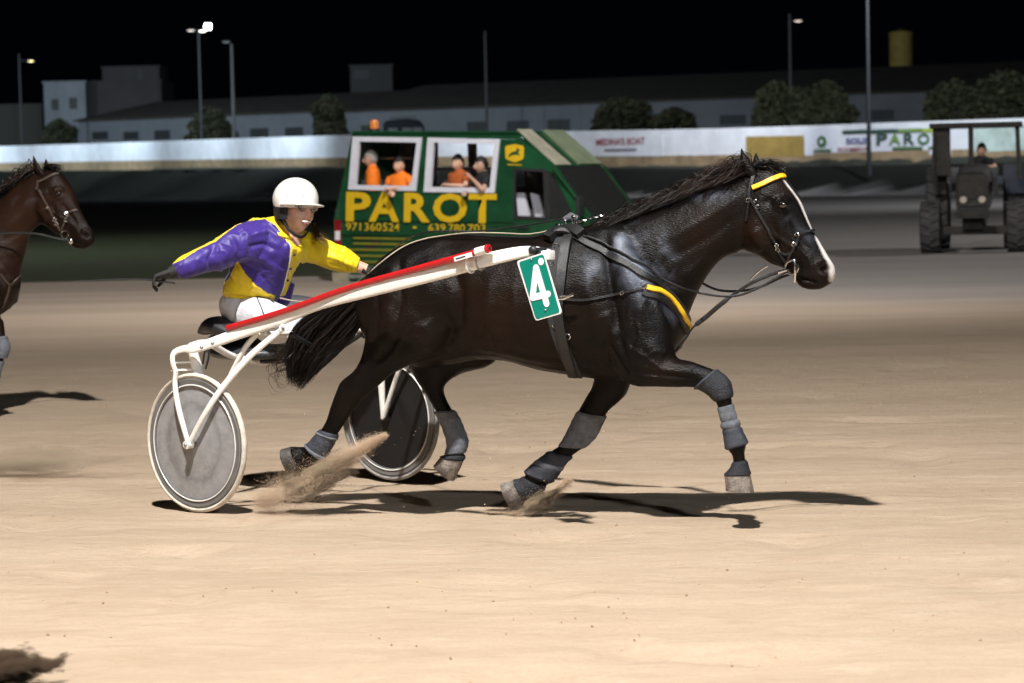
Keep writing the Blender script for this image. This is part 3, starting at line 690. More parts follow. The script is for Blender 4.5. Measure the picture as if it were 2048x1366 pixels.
def forelock_pts(T, rng, fr=HF):
    u, v = rng.uniform(1505, 1532), rng.uniform(330, 342); L = rng.uniform(15, 55)
    P = [(u, v, rng.gauss(0, .02)), (u + L * .3, v - rng.uniform(0, 14), rng.gauss(0, .03)), (u + L * .8, v - rng.uniform(-6, 12), rng.gauss(0, .03)), (u + L, v + rng.uniform(-4, 16), rng.gauss(0, .03))]
    return [T(fr.L(a, b, c), 0) for a, b, c in P], 0, rng.uniform(.6, 1.1)
strands('forelock', lambda r: forelock_pts(lambda p, t: p, r), [M['hair']], black_horse, 160, 13, 9, .002)

# ------------------------------------------------------------------ harness (lies on the horse: a thing of its own)
harness = thing('harness', 'black leather racing harness with yellow breast strap and bridle on the black horse', 'harness', HF)
def hs(name, m, specs, parent=harness, bvh=bvh1, fr=HF):
    mb = MB()
    for pts, w, th, off in specs: ribbon(mb, surf_px(bvh, fr, pts, off), w, th)
    return mb.build(name, m, parent)
hs('girth_strap', M['leather'], [([(1142, 462), (1131, 500), (1123, 550), (1118, 600), (1118, 640), (1128, 690), (1146, 748)], .052, .016, .006)])
hs('girth_pad', M['webbing'], [([(1128, 470), (1112, 510), (1104, 560), (1106, 620), (1116, 668), (1134, 715), (1152, 752)], .07, .008, .002)])
hs('neck_strap', M['leather'], [([(1140, 470), (1168, 484), (1225, 512), (1282, 546), (1330, 578), (1362, 612), (1380, 655)], .034, .009, .006)])
hs('breast_pad', M['leather'], [([(1286, 580), (1322, 592), (1352, 618), (1373, 658), (1380, 672)], .06, .010, .003)])
hs('breast_strap', M['yellow_strap'], [([(1294, 574), (1318, 584), (1342, 602), (1362, 626), (1377, 660)], .026, .007, .016)])
hs('trace', M['leather'], [([(1124, 598), (1170, 600), (1225, 590), (1292, 575)], .013, .006, .006)])
hs('back_strap', M['leather'], [([(1118, 468), (1060, 476), (1000, 475), (930, 471), (868, 472)], .016, .005, .004)])
hs('browband', M['yellow_strap'], [([(1506, 376), (1524, 369), (1542, 360), (1558, 354), (1567, 353)], .024, .006, .008)])
hs('cheek_strap', M['leather'], [([(1502, 372), (1500, 392), (1510, 412), (1527, 442), (1546, 478), (1558, 502), (1572, 524)], .013, .006, .005),
                                ([(1500, 395), (1497, 420), (1494, 442)], .011, .005, .005), ([(1508, 350), (1503, 375)], .02, .006, .005)])
hs('noseband', M['leather'], [([(1574, 526), (1582, 505), (1592, 485), (1598, 468), (1614, 463), (1626, 461)], .012, .006, .005), ([(1556, 500), (1572, 508), (1588, 500)], .01, .005, .005)])
hs('overcheck_strap', M['leather'], [([(1536, 338), (1560, 350), (1583, 377), (1606, 410), (1622, 447), (1630, 466)], .009, .005, .004)])
def buckles(lst, parent=harness, bvh=bvh1, fr=HF, m=None, T=None):
    mb = MB()
    for u, v, r in lst:
        s = surf_px(bvh, fr, [(u - .5, v), (u + .5, v)], .012, 2)
        if s: buckle(mb, s[0][0], s[0][1], r)
    return mb.build('buckle', m or M['chrome'], parent)
for b in ((1499, 401, .011), (1513, 403, .008), (1517, 414, .009), (1595, 468, .010), (1588, 488, .010), (1552, 490, .009), (1558, 499, .010), (1287, 572, .014), (1246, 586, .009), (1114, 494, .013), (1106, 530, .010), (1112, 650, .013), (1136, 672, .014), (1130, 690, .010)): buckles([b])
# saddle with pads, terrets and a roll on top
mb = MB()
top = surf_px(bvh1, HF, [(1096, 484), (1110, 474), (1130, 468), (1150, 468), (1166, 476)], .012, 4)
ribbon(mb, top, .06, .03)
for sy in (-1, 1):
    c = HF.L(1132, 470, 0); v, f = loft([(Vector((c.x - .07, sy * .09, c.z - .02)), Vector((0, 0, .02)), Vector((0, .06, 0))), (Vector((c.x - .02, sy * .09, c.z + .02)), Vector((0, 0, .028)), Vector((0, .075, 0))),
        (Vector((c.x + .04, sy * .09, c.z + .025)), Vector((0, 0, .026)), Vector((0, .075, 0))), (Vector((c.x + .09, sy * .09, c.z)), Vector((0, 0, .018)), Vector((0, .05, 0)))], 16, 3); mb.add(v, f)
mb.build('saddle', M['leather'], harness)
for (u, v, r) in ((1116, 456, .020), (1128, 446, .018), (1146, 438, .016)):
    mb = MB(); p = HF.L(u, v, -.06); buckle(mb, p, (.5, .8, .2), r, rod=.0045); mb.tube([p - Vector((0, 0, r)), p - Vector((0, -.01, r + .03))], .005, 6); mb.build('terret', M['chrome'], harness)
mb = MB(); pk = [HF.L(u, v, -.04) for u, v in ((1128, 440), (1142, 434), (1156, 438))]; mb.tube(pk, [.014, .024, .015], 10); mb.build('saddle_roll', mat('grey_foam_roll', (.10, .10, .115), .85, bump=.6, bscale=90), harness)
mb = MB()
def plait(mb, pts, y, r, fr=HF):
    P = catmull([fr.L(u, v, y) for u, v in pts], 6)
    for ph in (0, math.pi):
        mb.tube([Vector(p) + Vector((0, math.cos(i * 1.5 + ph), math.sin(i * 1.5 + ph))) * r for i, p in enumerate(P)], r * .8, 5)
plait(mb, [(1122, 456), (1108, 466), (1098, 474), (1085, 485)], -.12, .006); plait(mb, [(1150, 446), (1175, 438), (1208, 430)], -.08, .005)
mb.build('shackle_chain', M['chrome'], harness)
mb = MB(); mb.tube([HF.L(1118, 598, -.33), HF.L(1128, 597, -.335), HF.L(1147, 590, -.33)], [.006, .009, .005], 8); mb.tube([HF.L(1120, 593, -.335), HF.L(1134, 593, -.34), HF.L(1147, 588, -.33)], .004, 6); mb.build('shaft_hook', M['chrome'], harness)
# bit
mb = MB(); bp_ = [HF.L(1583, 535, -.085)]; buckle(mb, bp_[0], (.15, 1, 0), .033, rod=.005)
mb.tube([HF.L(1588, 519, -.095), HF.L(1591, 535, -.10), HF.L(1590, 565, -.09)], [.006, .007, .005], 8); mb.tube([HF.L(1557, 545, -.10), HF.L(1574, 540, -.105)], [.010, .008], 8)
mb.build('bit', M['chrome'], harness)
mb = MB()
air = lambda pts: [HF.L(u, v, y) for u, v, y in pts]
mb.tube(catmull(air([(1350, 704, -.05), (1372, 676, -.06), (1386, 655, -.07), (1412, 634, -.07), (1440, 610, -.08), (1466, 590, -.08), (1500, 568, -.09), (1540, 550, -.09), (1574, 540, -.1)]), 6), [.005] * 14 + [.012] * 14 + [.008] * 21, 8, flat=.5)
mb.build('martingale', M['leather'], harness)
mb = MB(); s1 = surf_px(bvh1, HF, [(1120, 470), (1180, 478), (1230, 500), (1290, 535), (1340, 565), (1372, 578)], .012, 5)
pts = [p for p, n in s1] + [Vector(p) for p in catmull(air([(1400, 586, -.17), (1440, 592, -.14), (1480, 590, -.13), (1520, 574, -.12), (1552, 556, -.11), (1578, 540, -.1)]), 5)]
mb.tube(pts, .006, 6, flat=.5)
mb.tube(catmull(air([(1404, 566, .12), (1436, 580, .12), (1480, 582, .11), (1520, 574, .1), (1560, 556, .07), (1590, 545, .05)]), 5), .006, 6, flat=.5)
mb.build('front_rein', M['leather'], harness)
mb = MB(); mb.tube(catmull(air([(1535, 533, -.08), (1525, 538, -.09), (1512, 548, -.1), (1500, 560, -.1)]), 5), .004, 5); mb.build('chin_chain', M['chrome'], harness)
# ------------------------------------------------------------------ sulky
SF = Frame(-1.165, 13.40, 39)
sulky = thing('sulky', 'cream white two-wheeled racing sulky with disc wheels behind the black horse', 'sulky', SF)
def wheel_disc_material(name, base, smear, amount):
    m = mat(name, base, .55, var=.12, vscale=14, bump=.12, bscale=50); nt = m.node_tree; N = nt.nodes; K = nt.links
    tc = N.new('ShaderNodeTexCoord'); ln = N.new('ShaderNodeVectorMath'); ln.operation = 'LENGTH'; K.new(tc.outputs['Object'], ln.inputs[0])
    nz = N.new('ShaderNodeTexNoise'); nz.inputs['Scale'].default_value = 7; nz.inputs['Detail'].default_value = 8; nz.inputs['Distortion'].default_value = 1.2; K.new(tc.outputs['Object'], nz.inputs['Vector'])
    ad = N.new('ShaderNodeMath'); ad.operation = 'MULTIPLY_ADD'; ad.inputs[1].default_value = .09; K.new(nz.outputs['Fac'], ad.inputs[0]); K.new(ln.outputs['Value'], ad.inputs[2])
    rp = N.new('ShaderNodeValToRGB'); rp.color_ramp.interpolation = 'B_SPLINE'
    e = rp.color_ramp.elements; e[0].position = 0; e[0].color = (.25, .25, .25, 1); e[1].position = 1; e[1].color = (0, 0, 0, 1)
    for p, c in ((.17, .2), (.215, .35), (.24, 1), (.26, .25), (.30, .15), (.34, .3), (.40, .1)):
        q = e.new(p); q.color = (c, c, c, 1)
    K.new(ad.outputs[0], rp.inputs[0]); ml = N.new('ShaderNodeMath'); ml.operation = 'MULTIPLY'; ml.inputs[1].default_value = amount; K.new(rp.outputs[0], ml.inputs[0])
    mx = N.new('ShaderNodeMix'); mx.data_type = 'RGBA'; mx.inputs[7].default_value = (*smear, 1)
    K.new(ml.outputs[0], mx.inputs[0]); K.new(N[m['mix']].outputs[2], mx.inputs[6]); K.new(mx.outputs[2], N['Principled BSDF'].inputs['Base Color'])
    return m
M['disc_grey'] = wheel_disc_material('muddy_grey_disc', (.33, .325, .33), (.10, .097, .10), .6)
M['disc_shaded'] = wheel_disc_material('shaded_disc', (.006, .006, .007), (.018, .016, .015), .4)  # inner faces and far wheel: shade painted as a black disc colour
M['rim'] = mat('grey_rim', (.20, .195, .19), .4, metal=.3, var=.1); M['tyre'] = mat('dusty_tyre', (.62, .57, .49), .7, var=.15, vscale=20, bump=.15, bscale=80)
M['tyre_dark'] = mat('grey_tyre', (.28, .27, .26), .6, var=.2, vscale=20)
WR = .358
def wheel(y, s):
    root = bpy.data.objects.new('wheel', None); COL.objects.link(root); root.parent = sulky; root.location = (0, y, WR + .004)
    for k, sd in enumerate((s, -s)):
        MB().lathe([(.001, sd * .020), (.03, sd * .020), (.05, sd * .016), (.20, sd * .011), (.296, sd * .006)], (0, 0, 0), n=64).build('disc', M['disc_grey'] if (sd * s > 0 and s < 0) else M['disc_shaded'], root)
    MB().lathe([(.290, -.013), (.296, -.016), (.302, -.016), (.306, -.012), (.322, -.014), (.328, -.016), (.334, -.012), (.334, .012), (.328, .016), (.322, .014), (.306, .012), (.302, .016), (.296, .016), (.290, .013)], (0, 0, 0), n=72, closed=True).build('rim', M['rim'], root)
    mb = MB()
    for sd in (-1, 1):
        for r in (.300,): mb.lathe([(r - .0035, sd * .0165), (r - .002, sd * .0185), (r + .002, sd * .0185), (r + .0035, sd * .0165)], (0, 0, 0), n=72)
    mb.build('rim_line', M['white'], root)
    MB().lathe([(.336 + .012 + .0125 * math.cos(a), .0165 * math.sin(a)) for a in [2 * math.pi * k / 12 for k in range(12)]], (0, 0, 0), n=80, closed=True).build('tyre', M['tyre'] if s < 0 else M['tyre_dark'], root)
    MB().lathe([(.001, -.07), (.014, -.07), (.018, -.06), (.018, .06), (.014, .07), (.001, .07)], (0, 0, 0), n=16).build('hub', M['steel'], root)
    return root
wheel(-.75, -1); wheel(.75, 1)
P = lambda *a: [SF.L(u, v, y) for u, v, y in a]
def pipe(name, pts, r, m='cream_paint', flat=1.0, sub=6, up=None, sq=2.0):
    mb = MB(); Q = catmull(pts, sub); rr = r if hasattr(r, '__len__') else [r] * len(pts)
    if flat < 1: rr = [x * flat for x in rr]; flat = 1 / flat; up = (0, 1, 0)
    rad = catmull([[x] for x in rr], sub)[:, 0]; mb.tube(Q, list(rad), 20 if sq > 2 else 12, flat=flat, up=up, sq=sq); return mb.build(name, M[m], sulky)
shaft = P((352, 745, -.80), (345, 722, -.80), (348, 706, -.79), (366, 698, -.775), (395, 695, -.755), (475, 668, -.70), (560, 638, -.66), (640, 606, -.63), (745, 579, -.61), (850, 553, -.59), (940, 529, -.57), (1010, 511, -.53), (1060, 503, -.49), (1100, 508, -.46))
SR = [.013, .014, .015, .018, .025, .029, .032, .034, .034, .034, .033, .031, .026, .022]
def mir(p): return Vector((p.x, -p.y, p.z))
pipe('shaft', shaft, SR, flat=.55, sq=3.6); pipe('shaft', [mir(p) * 1.0 + Vector((0, .04 if i > 9 else 0, 0)) for i, p in enumerate(shaft)], SR, flat=.55, sq=3.6)
hubo = Vector((0, -.805, WR))
for sy in (1, -1):
    g = (lambda p: p) if sy > 0 else mir
    pipe('stay', [g(p) for p in [hubo] + P((358, 820, -.805), (350, 770, -.80), (352, 745, -.80))], [.013, .015, .014, .013])
    pipe('stay', [g(p) for p in [hubo] + P((405, 835, -.80), (445, 775, -.77), (500, 712, -.72), (566, 657, -.66))], [.013, .015, .018, .018, .015], flat=.6)
    hubi = Vector((0, -.69, WR))
    pipe('inner_stay', [g(p) for p in (hubi, Vector((-.01, -.69, .62)), Vector((-.045, -.70, .79)), Vector((-.05, -.72, .85)))], [.013, .024, .028, .018])
    pipe('inner_stay', [g(p) for p in (hubi, Vector((.12, -.68, .60)), Vector((.27, -.66, .84)), Vector((.36, -.64, .93)))], .014)
    for z in (.775, .735): MB().tube([g(Vector((-.13, -.79, z))), g(Vector((-.05, -.71, z)))], .0055, 6).build('step_rod', M['cream_paint'], sulky)
    MB().tube([g(SF.L(566, 656, -.685)), g(SF.L(566, 656, -.64))], .02, 12).build('bracket', M['cream_paint'], sulky); MB().tube([g(hubo + Vector((0, -.02, 0))), g(hubo + Vector((0, .02, 0)))], .022, 12).build('bracket', M['cream_paint'], sulky)
    for q in (SF.L(566, 656, -.69), SF.L(403, 695, -.775), SF.L(425, 687, -.762), hubo + Vector((0, -.024, 0))): MB().ball(g(q), .009, 5).build('bolt', M['steel'], sulky)
# arch and seat carrier between the shafts
arch = [Vector((-.05, -.72, .86)), Vector((-.10, -.55, .86)), Vector((-.16, -.3, .77)), Vector((-.18, 0, .72)), Vector((-.16, .3, .77)), Vector((-.10, .55, .86)), Vector((-.05, .72, .86))]
pipe('arch', arch, .018); pipe('cross_bar', [Vector((.42, -.65, .93)), Vector((.40, 0, .90)), Vector((.42, .65, .93))], .012)
pipe('seat_rail', [Vector((-.30, -.1, .73)), Vector((.1, -.1, .75)), Vector((.42, -.12, .90))], .012, 'black_plastic'); pipe('seat_rail', [Vector((-.30, .1, .73)), Vector((.1, .1, .75)), Vector((.42, .12, .90))], .012, 'black_plastic')
M['seat'] = mat('black_seat_vinyl', (.045, .048, .055), .38, var=.3, vscale=8, bump=.15, bscale=60)
mb = MB(); v, f = loft([(Vector((-.52, 0, .85)), Vector((0, 0, .05)), Vector((0, .11, 0))), (Vector((-.50, 0, .82)), Vector((.03, 0, .06)), Vector((0, .19, 0))), (Vector((-.42, 0, .775)), Vector((.0, 0, .045)), Vector((0, .22, 0))),
    (Vector((-.28, 0, .77)), Vector((.0, 0, .04)), Vector((0, .23, 0))), (Vector((-.12, 0, .775)), Vector((0, 0, .04)), Vector((0, .20, 0))), (Vector((-.04, 0, .77)), Vector((0, 0, .03)), Vector((0, .12, 0)))], 24, 4, 2.4)
mb.add(v, f).build('seat', M['seat'], sulky)
mb = MB(); v, f = loft([(SF.L(416, 662, -.2), Vector((0, 0, .02)), Vector((0, .08, 0))), (SF.L(430, 650, -.2), Vector((0, 0, .045)), Vector((0, .10, 0))), (SF.L(452, 655, -.2), Vector((0, 0, .05)), Vector((0, .10, 0))), (SF.L(476, 665, -.2), Vector((0, 0, .03)), Vector((0, .08, 0)))], 18, 4, 2.3)
mb.add(v, f).build('seat_bag', M['black_plastic'], sulky)
# footrests with straps, cable under the seat
for sy in (1, -1):
    g = (lambda p: p) if sy > 0 else mir
    mb = MB(); mb.tube([g(Vector((.55, -.60, .93))), g(Vector((.55, -.45, .86))), g(Vector((.50, -.38, .83)))], .012, 8); mb.box(g(Vector((.50, -.40, .83))), (.10, .12, .012), bev=.003); mb.build('stirrup', M['black_plastic'], sulky)
pipe('cable', P((430, 690, -.3), (440, 702, -.3), (470, 707, -.3), (505, 700, -.3), (520, 690, -.3)), .0035, 'black_plastic')
pipe('cable', P((418, 695, -.4), (417, 715, -.4), (411, 738, -.4)), [.006, .008, .006], 'black_plastic', flat=.4); pipe('cable', P((413, 690, -.4), (408, 712, -.4), (406, 728, -.4)), .007, 'black_plastic', flat=.4)
# red telescopic tube clamped along the shaft
rt = P((455, 656, -.72), (560, 625, -.68), (700, 575, -.635), (850, 533, -.61), (955, 504, -.60))
pipe('red_tube', rt, [.0155, .0155, .015, .0155, .016], 'red_paint')
mb = MB(); a, b = P((952, 505, -.60), (974, 498, -.595)); d = (b - a).normalized(); mb.tube([a, a + d * .004, b], [.018, .022, .020], 14); mb.build('tube_cap', M['white'], sulky)
mb = MB(); mb.tube([b - d * .002, b + d * .014], [.021, .020], 14); mb.build('tube_ring', M['red_paint'], sulky)
mb = MB(); mb.tube([b + d * .013, b + d * .016], [.010, .009], 12); mb.build('tube_hole', M['black_plastic'], sulky)
la, lb = P((908, 519, -.63), (942, 509, -.63)); u_ = Vector((0, 0, 1)); dd = (lb - la); up_ = (u_ - dd.normalized() * u_.dot(dd.normalized())).normalized() * .011
mb = MB(); mb.prism([la - up_, lb - up_, lb + up_, la + up_], (0, .008, 0)); mb.build('label_sticker', M['white_print'], sulky)
mb = MB(); k = up_ * .25; mb.prism([la + dd * .12 - k, la + dd * .66 - k, la + dd * .66 + k, la + dd * .12 + k], (0, -.0015, 0)); mb.build('label_print', M['black_plastic'], sulky)
for (u, v, h) in ((962, 522, .030), (942, 527, .030)):
    mb = MB(); c = SF.L(u, v, -.575); pts = [c + Vector((0, math.cos(t) * .036, math.sin(t) * .044)) for t in [2 * math.pi * k / 16 for k in range(17)]]
    mb.tube(pts, .0055, 6, caps=False); mb.build('clamp', M['steel'] if u > 950 else M['white'], sulky)
mb = MB(); mb.box(SF.L(1078, 505, -.47), (.10, .05, .05), bev=.012); mb.ball(SF.L(1066, 500, -.50), (.025, .02, .02), 8); mb.build('shaft_fitting', M['black_plastic'], sulky)

# ------------------------------------------------------------------ number plate hanging on the shaft
plate = thing('number_plate', 'green number plate with white figure 4 hanging from the shaft tip', 'number plate', SF)
PY = -.545
def rounded(poly, r, n=5):
    out = []; m = len(poly)
    for i in range(m):
        p, a, b = Vector(poly[i]), Vector(poly[i - 1]), Vector(poly[(i + 1) % m])
        d1, d2 = (a - p).normalized(), (b - p).normalized(); s, e = p + d1 * r, p + d2 * r
        for k in range(n + 1):
            t = k / n; out.append(s.lerp(p, t).lerp(p.lerp(e, t), t))
    return out
cor = [(1033, 522), (1087, 505), (1124, 627), (1071, 642)]
ctr = (sum(c[0] for c in cor) / 4, sum(c[1] for c in cor) / 4)
def shr(f): return [(ctr[0] + (u - ctr[0]) * f[0], ctr[1] + (v - ctr[1]) * f[1]) for u, v in cor]
mb = MB(); mb.prism(rounded([SF.L(u, v, PY) for u, v in cor], .016), (0, .005, 0)); mb.build('plate', M['white'], plate, smooth=False)
mb = MB(); mb.prism(rounded([SF.L(u, v, PY - .0015) for u, v in shr((.90, .955))], .014), (0, .0012, 0)); mb.build('green_face', M['green_plate'], plate, smooth=False)
def capsule(mb, p, q, r, y, n=8, th=.0012):
    a, b = SF.L(*p, y), SF.L(*q, y); d = (b - a).normalized(); s = Vector((-d.z, 0, d.x)); pts = []
    for k in range(n + 1): t = math.pi * k / n; pts.append(a + (s * math.cos(t) - d * math.sin(t)) * r)
    for k in range(n + 1): t = math.pi * k / n; pts.append(b + (-s * math.cos(t) + d * math.sin(t)) * r)
    mb.prism(pts, (0, th, 0))
mb = MB(); r_ = .0170
for i, (p, q) in enumerate((((1072, 536), (1065, 595)), ((1072, 536), (1093, 607)), ((1065, 595), (1096, 588)))): capsule(mb, p, q, r_ * (1 if i < 2 else .95), PY - .003 - .0006 * i)
mb.build('figure_four', M['white_print'], plate, smooth=False)
mb = MB(); c = SF.L(1082, 523, PY - .003); mb.prism([c + Vector((math.cos(t), 0, math.sin(t))) * .017 for t in [2 * math.pi * k / 20 for k in range(20)]], (0, .001, 0)); mb.build('round_sticker', M['white_print'], plate, smooth=False)
for (u, v) in ((1063, 519), (1091, 620)): mb = MB(); mb.ball(SF.L(u, v, PY - .002), .006, 5); mb.build('screw', M['steel'], plate)
mb = MB(); mb.box(SF.L(1096, 510, -.50), (.05, .05, .045), bev=.01); mb.build('holder', M['white'], plate)
# ------------------------------------------------------------------ people: heads and hands
def skin_mat(name, c): 
    m = mat(name, c, .42, var=.10, vscale=30, bump=.08, bscale=200); m.node_tree.nodes['Principled BSDF'].inputs['Subsurface Weight'].default_value = .08; return m
M['skin'] = skin_mat('tanned_skin', (.66, .38, .27)); M['skin2'] = skin_mat('light_skin', (.50, .30, .22)); M['lip'] = mat('lips', (.40, .12, .10), .35)
M['teeth'] = mat('teeth', (.78, .74, .66), .2, spec=.6); M['eye_white'] = mat('eye_white', (.7, .68, .64), .15); M['iris'] = mat('dark_iris', (.02, .012, .008), .1)
M['dark_hair'] = mat('dark_hair', (.012, .009, .007), .5, bump=.5, bscale=120); M['brown_hair'] = mat('brown_hair', (.10, .045, .018), .45); M['grey_hair'] = mat('grey_hair', (.28, .26, .24), .6, bump=.5, bscale=90)
def frame_mat(c, fwd, up, s=1.0):
    x = Vector(fwd).normalized(); z = Vector(up); z = (z - x * z.dot(x)).normalized(); y = z.cross(x)
    return Matrix(((x.x * s, y.x * s, z.x * s, c[0]), (x.y * s, y.y * s, z.y * s, c[1]), (x.z * s, y.z * s, z.z * s, c[2]), (0, 0, 0, 1)))
def make_head(parent, Mx, skin, hair=None, smile=False, detail=True, name='head'):
    """x forward, z up, origin between the ears, about 0.23 m tall"""
    n = 26; vs = []; fs = []; m = 2 * n
    def g(x, y, z, cx, cy, cz, s): return math.exp(-(((x - cx) ** 2 + (y - cy) ** 2 + (z - cz) ** 2) / s ** 2))
    def sh(d):
        x, y, z = d
        r = Vector((x * .098, y * .076, z * .122))
        if z < 0: r.y *= 1 - .28 * min(1, -z * 1.1) ** 1.6; r.x *= (1 - .12 * -z if x > 0 else 1 - .35 * -z)
        if x > .2 and z < -.25: r.x += .012 * (x - .2)
        if x > 0: r.x -= .010 * g(x, abs(y), z, .9, .38, .10, .26)                      # eye sockets
        r.x += .030 * g(x, y, z, .98, 0, -.20, .15) + .018 * g(x, y, z, 1, 0, -.04, .14)    # nose
        r.x += .007 * g(x, abs(y), z, .93, .2, .22, .2); r += Vector((.008, 0, 0)) * g(x, abs(y), z, .75, .55, -.22, .28); r.y += math.copysign(.006, y) * g(x, abs(y), z, .7, .6, -.22, .3)
        r.x += .010 * g(x, y, z, .85, 0, -.50, .16) + .014 * g(x, y, z, .62, 0, -.85, .22) - .006 * g(x, y, z, .78, 0, -.66, .12)
        r.y += math.copysign(.010, y) * g(x, abs(y), z, -.05, 1, -.1, .16) * 1.3
        return r
    vs.append(sh(Vector((0, 0, 1))))
    for i in range(1, n):
        a = math.pi * i / n
        for k in range(m):
            b = 2 * math.pi * k / m; vs.append(sh(Vector((math.sin(a) * math.cos(b), math.sin(a) * math.sin(b), math.cos(a)))))
    vs.append(sh(Vector((0, 0, -1))))
    fs = [(0, 1 + k, 1 + (k + 1) % m) for k in range(m)]
    for i in range(n - 2):
        for k in range(m): fs.append((1 + i * m + k, 1 + (i + 1) * m + k, 1 + (i + 1) * m + (k + 1) % m, 1 + i * m + (k + 1) % m))
    e = len(vs) - 1; fs += [(e, 1 + (n - 2) * m + (k + 1) % m, 1 + (n - 2) * m + k) for k in range(m)]
    mb = MB().add([Mx @ v for v in vs], fs)
    mb.tube([Mx @ Vector((-.015, 0, -.06)), Mx @ Vector((-.03, 0, -.12)), Mx @ Vector((-.045, 0, -.19))], [.052, .054, .062], 14)
    o = mb.build(name, skin, parent)
    for sy in (-1, 1):
        MB().ball(Mx @ Vector((-.004, sy * .076, -.012)), (.020, .009, .030), 7, rot=Mx.to_3x3()).build('ear', skin, parent)
        if detail:
            MB().ball(Mx @ Vector((.074, sy * .031, .013)), .0125, 8).build('eye', M['eye_white'], parent); MB().ball(Mx @ Vector((.0835, sy * .031, .012)), .0058, 6).build('iris', M['iris'], parent)
            mb = MB(); mb.tube([Mx @ Vector((.088, sy * .014, .032)), Mx @ Vector((.090, sy * .033, .037)), Mx @ Vector((.078, sy * .050, .031))], [.003, .0042, .002], 6); mb.build('eyebrow', hair or M['dark_hair'], parent)
    if smile:
        w = .030
        mb = MB(); mb.ball(Mx @ Vector((.091, 0, -.059)), (.011, .028, .0088), 8, rot=Mx.to_3x3()); mb.build('teeth', M['teeth'], parent)
        mb = MB(); mb.tube([Mx @ Vector(p) for p in ((.078, -.031, -.049), (.094, -.018, -.0525), (.099, 0, -.053), (.094, .018, -.0525), (.078, .031, -.049))], [.002, .0036, .004, .0036, .002], 8)
        mb.tube([Mx @ Vector(p) for p in ((.078, -.031, -.050), (.092, -.018, -.066), (.096, 0, -.071), (.092, .018, -.066), (.078, .031, -.050))], [.002, .0042, .005, .0042, .002], 8); mb.build('lips', M['lip'], parent)
    elif detail:
        mb = MB(); mb.tube([Mx @ Vector(p) for p in ((.086, -.022, -.060), (.098, 0, -.060), (.086, .022, -.060))], [.002, .0045, .002], 8); mb.build('lips', M['lip'], parent)
    if hair:
        mb = MB(); n2 = 14; vv = []; m2 = 28
        for i in range(n2 + 1):
            a = math.pi * .60 * i / n2
            for k in range(m2):
                b = 2 * math.pi * k / m2; d = Vector((math.sin(a) * math.cos(b), math.sin(a) * math.sin(b), math.cos(a)))
                if d.x > .15: 
                    lim = .42; 
                    if d.z < lim: d = Vector((d.x, d.y, lim)).normalized()
                r = sh(d); ns = 1.07 + .04 * vnoise(d * 5)
                vv.append(Mx @ (r * ns))
        ff = [(i * m2 + k, (i + 1) * m2 + k, (i + 1) * m2 + (k + 1) % m2, i * m2 + (k + 1) % m2) for i in range(n2) for k in range(m2)]
        mb.add(vv, ff); mb.build('hair', hair, parent)
    return o
def hand(parent, name, m, wrist, fwd, palm_n, s=1.0, curl=.5, left=1, voxel=.0045):
    """palm, four unequal fingers curling towards palm_n and a thumb from the side of the palm"""
    x = Vector(fwd).normalized(); z = -Vector(palm_n); z = (z - x * z.dot(x)).normalized(); y = z.cross(x) * left
    T = lambda p: Vector(wrist) + (x * p[0] + y * p[1] + z * p[2]) * s
    D = lambda p: (x * p[0] + y * p[1] + z * p[2]) * s
    mb = MB()
    v, f = loft([(T((-.045, 0, 0)), D((0, 0, .022)), D((0, .028, 0))), (T((0, 0, 0)), D((0, 0, .021)), D((0, .029, 0))), (T((.04, 0, 0)), D((0, 0, .019)), D((0, .041, 0))), (T((.09, 0, 0)), D((0, 0, .015)), D((0, .043, 0))), (T((.10, 0, 0)), D((0, 0, .008)), D((0, .038, 0)))], 16, 3); mb.add(v, f)
    for i, (yy, L) in enumerate(((-.032, .074), (-.011, .084), (.011, .079), (.031, .062))):
        p = Vector((.085, yy, 0)); pts = [p.copy()]; ang = curl * .35
        for j, fr_ in enumerate((.42, .32, .26)):
            ang += curl * (.75 if j else .5); q = pts[-1] + Vector((math.cos(ang), 0, -math.sin(ang))) * L * fr_; pts.append(q)
        pts = [Vector((.06, yy * .9, 0))] + pts
        mb.tube([T(q) for q in catmull(pts, 3)], [.0098 * s * (1 - .028 * k) for k in range(13)], 8)
        mb.ball(T(pts[-1]), .0085 * s, 5)
    pts = [Vector((.015, -.02, -.002)), Vector((.04, -.045, -.010)), Vector((.068, -.058, -.022 - .01 * curl)), Vector((.090, -.055 + .012 * curl, -.034 - .012 * curl))]
    mb.tube([T(q) for q in catmull(pts, 3)], [.0145 * s - .0006 * s * k for k in range(10)], 8); mb.ball(T(pts[-1]), .0095 * s, 5)
    return link_mesh(remesh(mb, voxel, 2), name, m, parent)
def satin(name, c, c2):
    m = mat(name, c, .47, var=.08, vscale=5, bump=.10, bscale=35, col2=c2, spec=.32); b = m.node_tree.nodes['Principled BSDF']; b.inputs['Sheen Weight'].default_value = .15; b.inputs['Anisotropic'].default_value = .5; return m
M['sat_yellow'] = satin('yellow_satin', (.86, .64, .012), (.80, .57, .010)); M['sat_purple'] = satin('purple_satin', (.048, .026, .225), (.040, .020, .185))
M['breeches'] = mat('white_breeches', (.70, .71, .76), .5, var=.05, bump=.2, bscale=60); M['glove'] = mat('black_glove', (.016, .017, .018), .6, bump=.4, bscale=200)
M['helmet'] = mat('white_helmet', (.82, .80, .75), .22, var=.02, coat=.5); M['helmet_pad'] = mat('black_helmet_pad', (.012, .011, .011), .7)
M['navy'] = mat('navy_piping', (.01, .012, .05), .6)

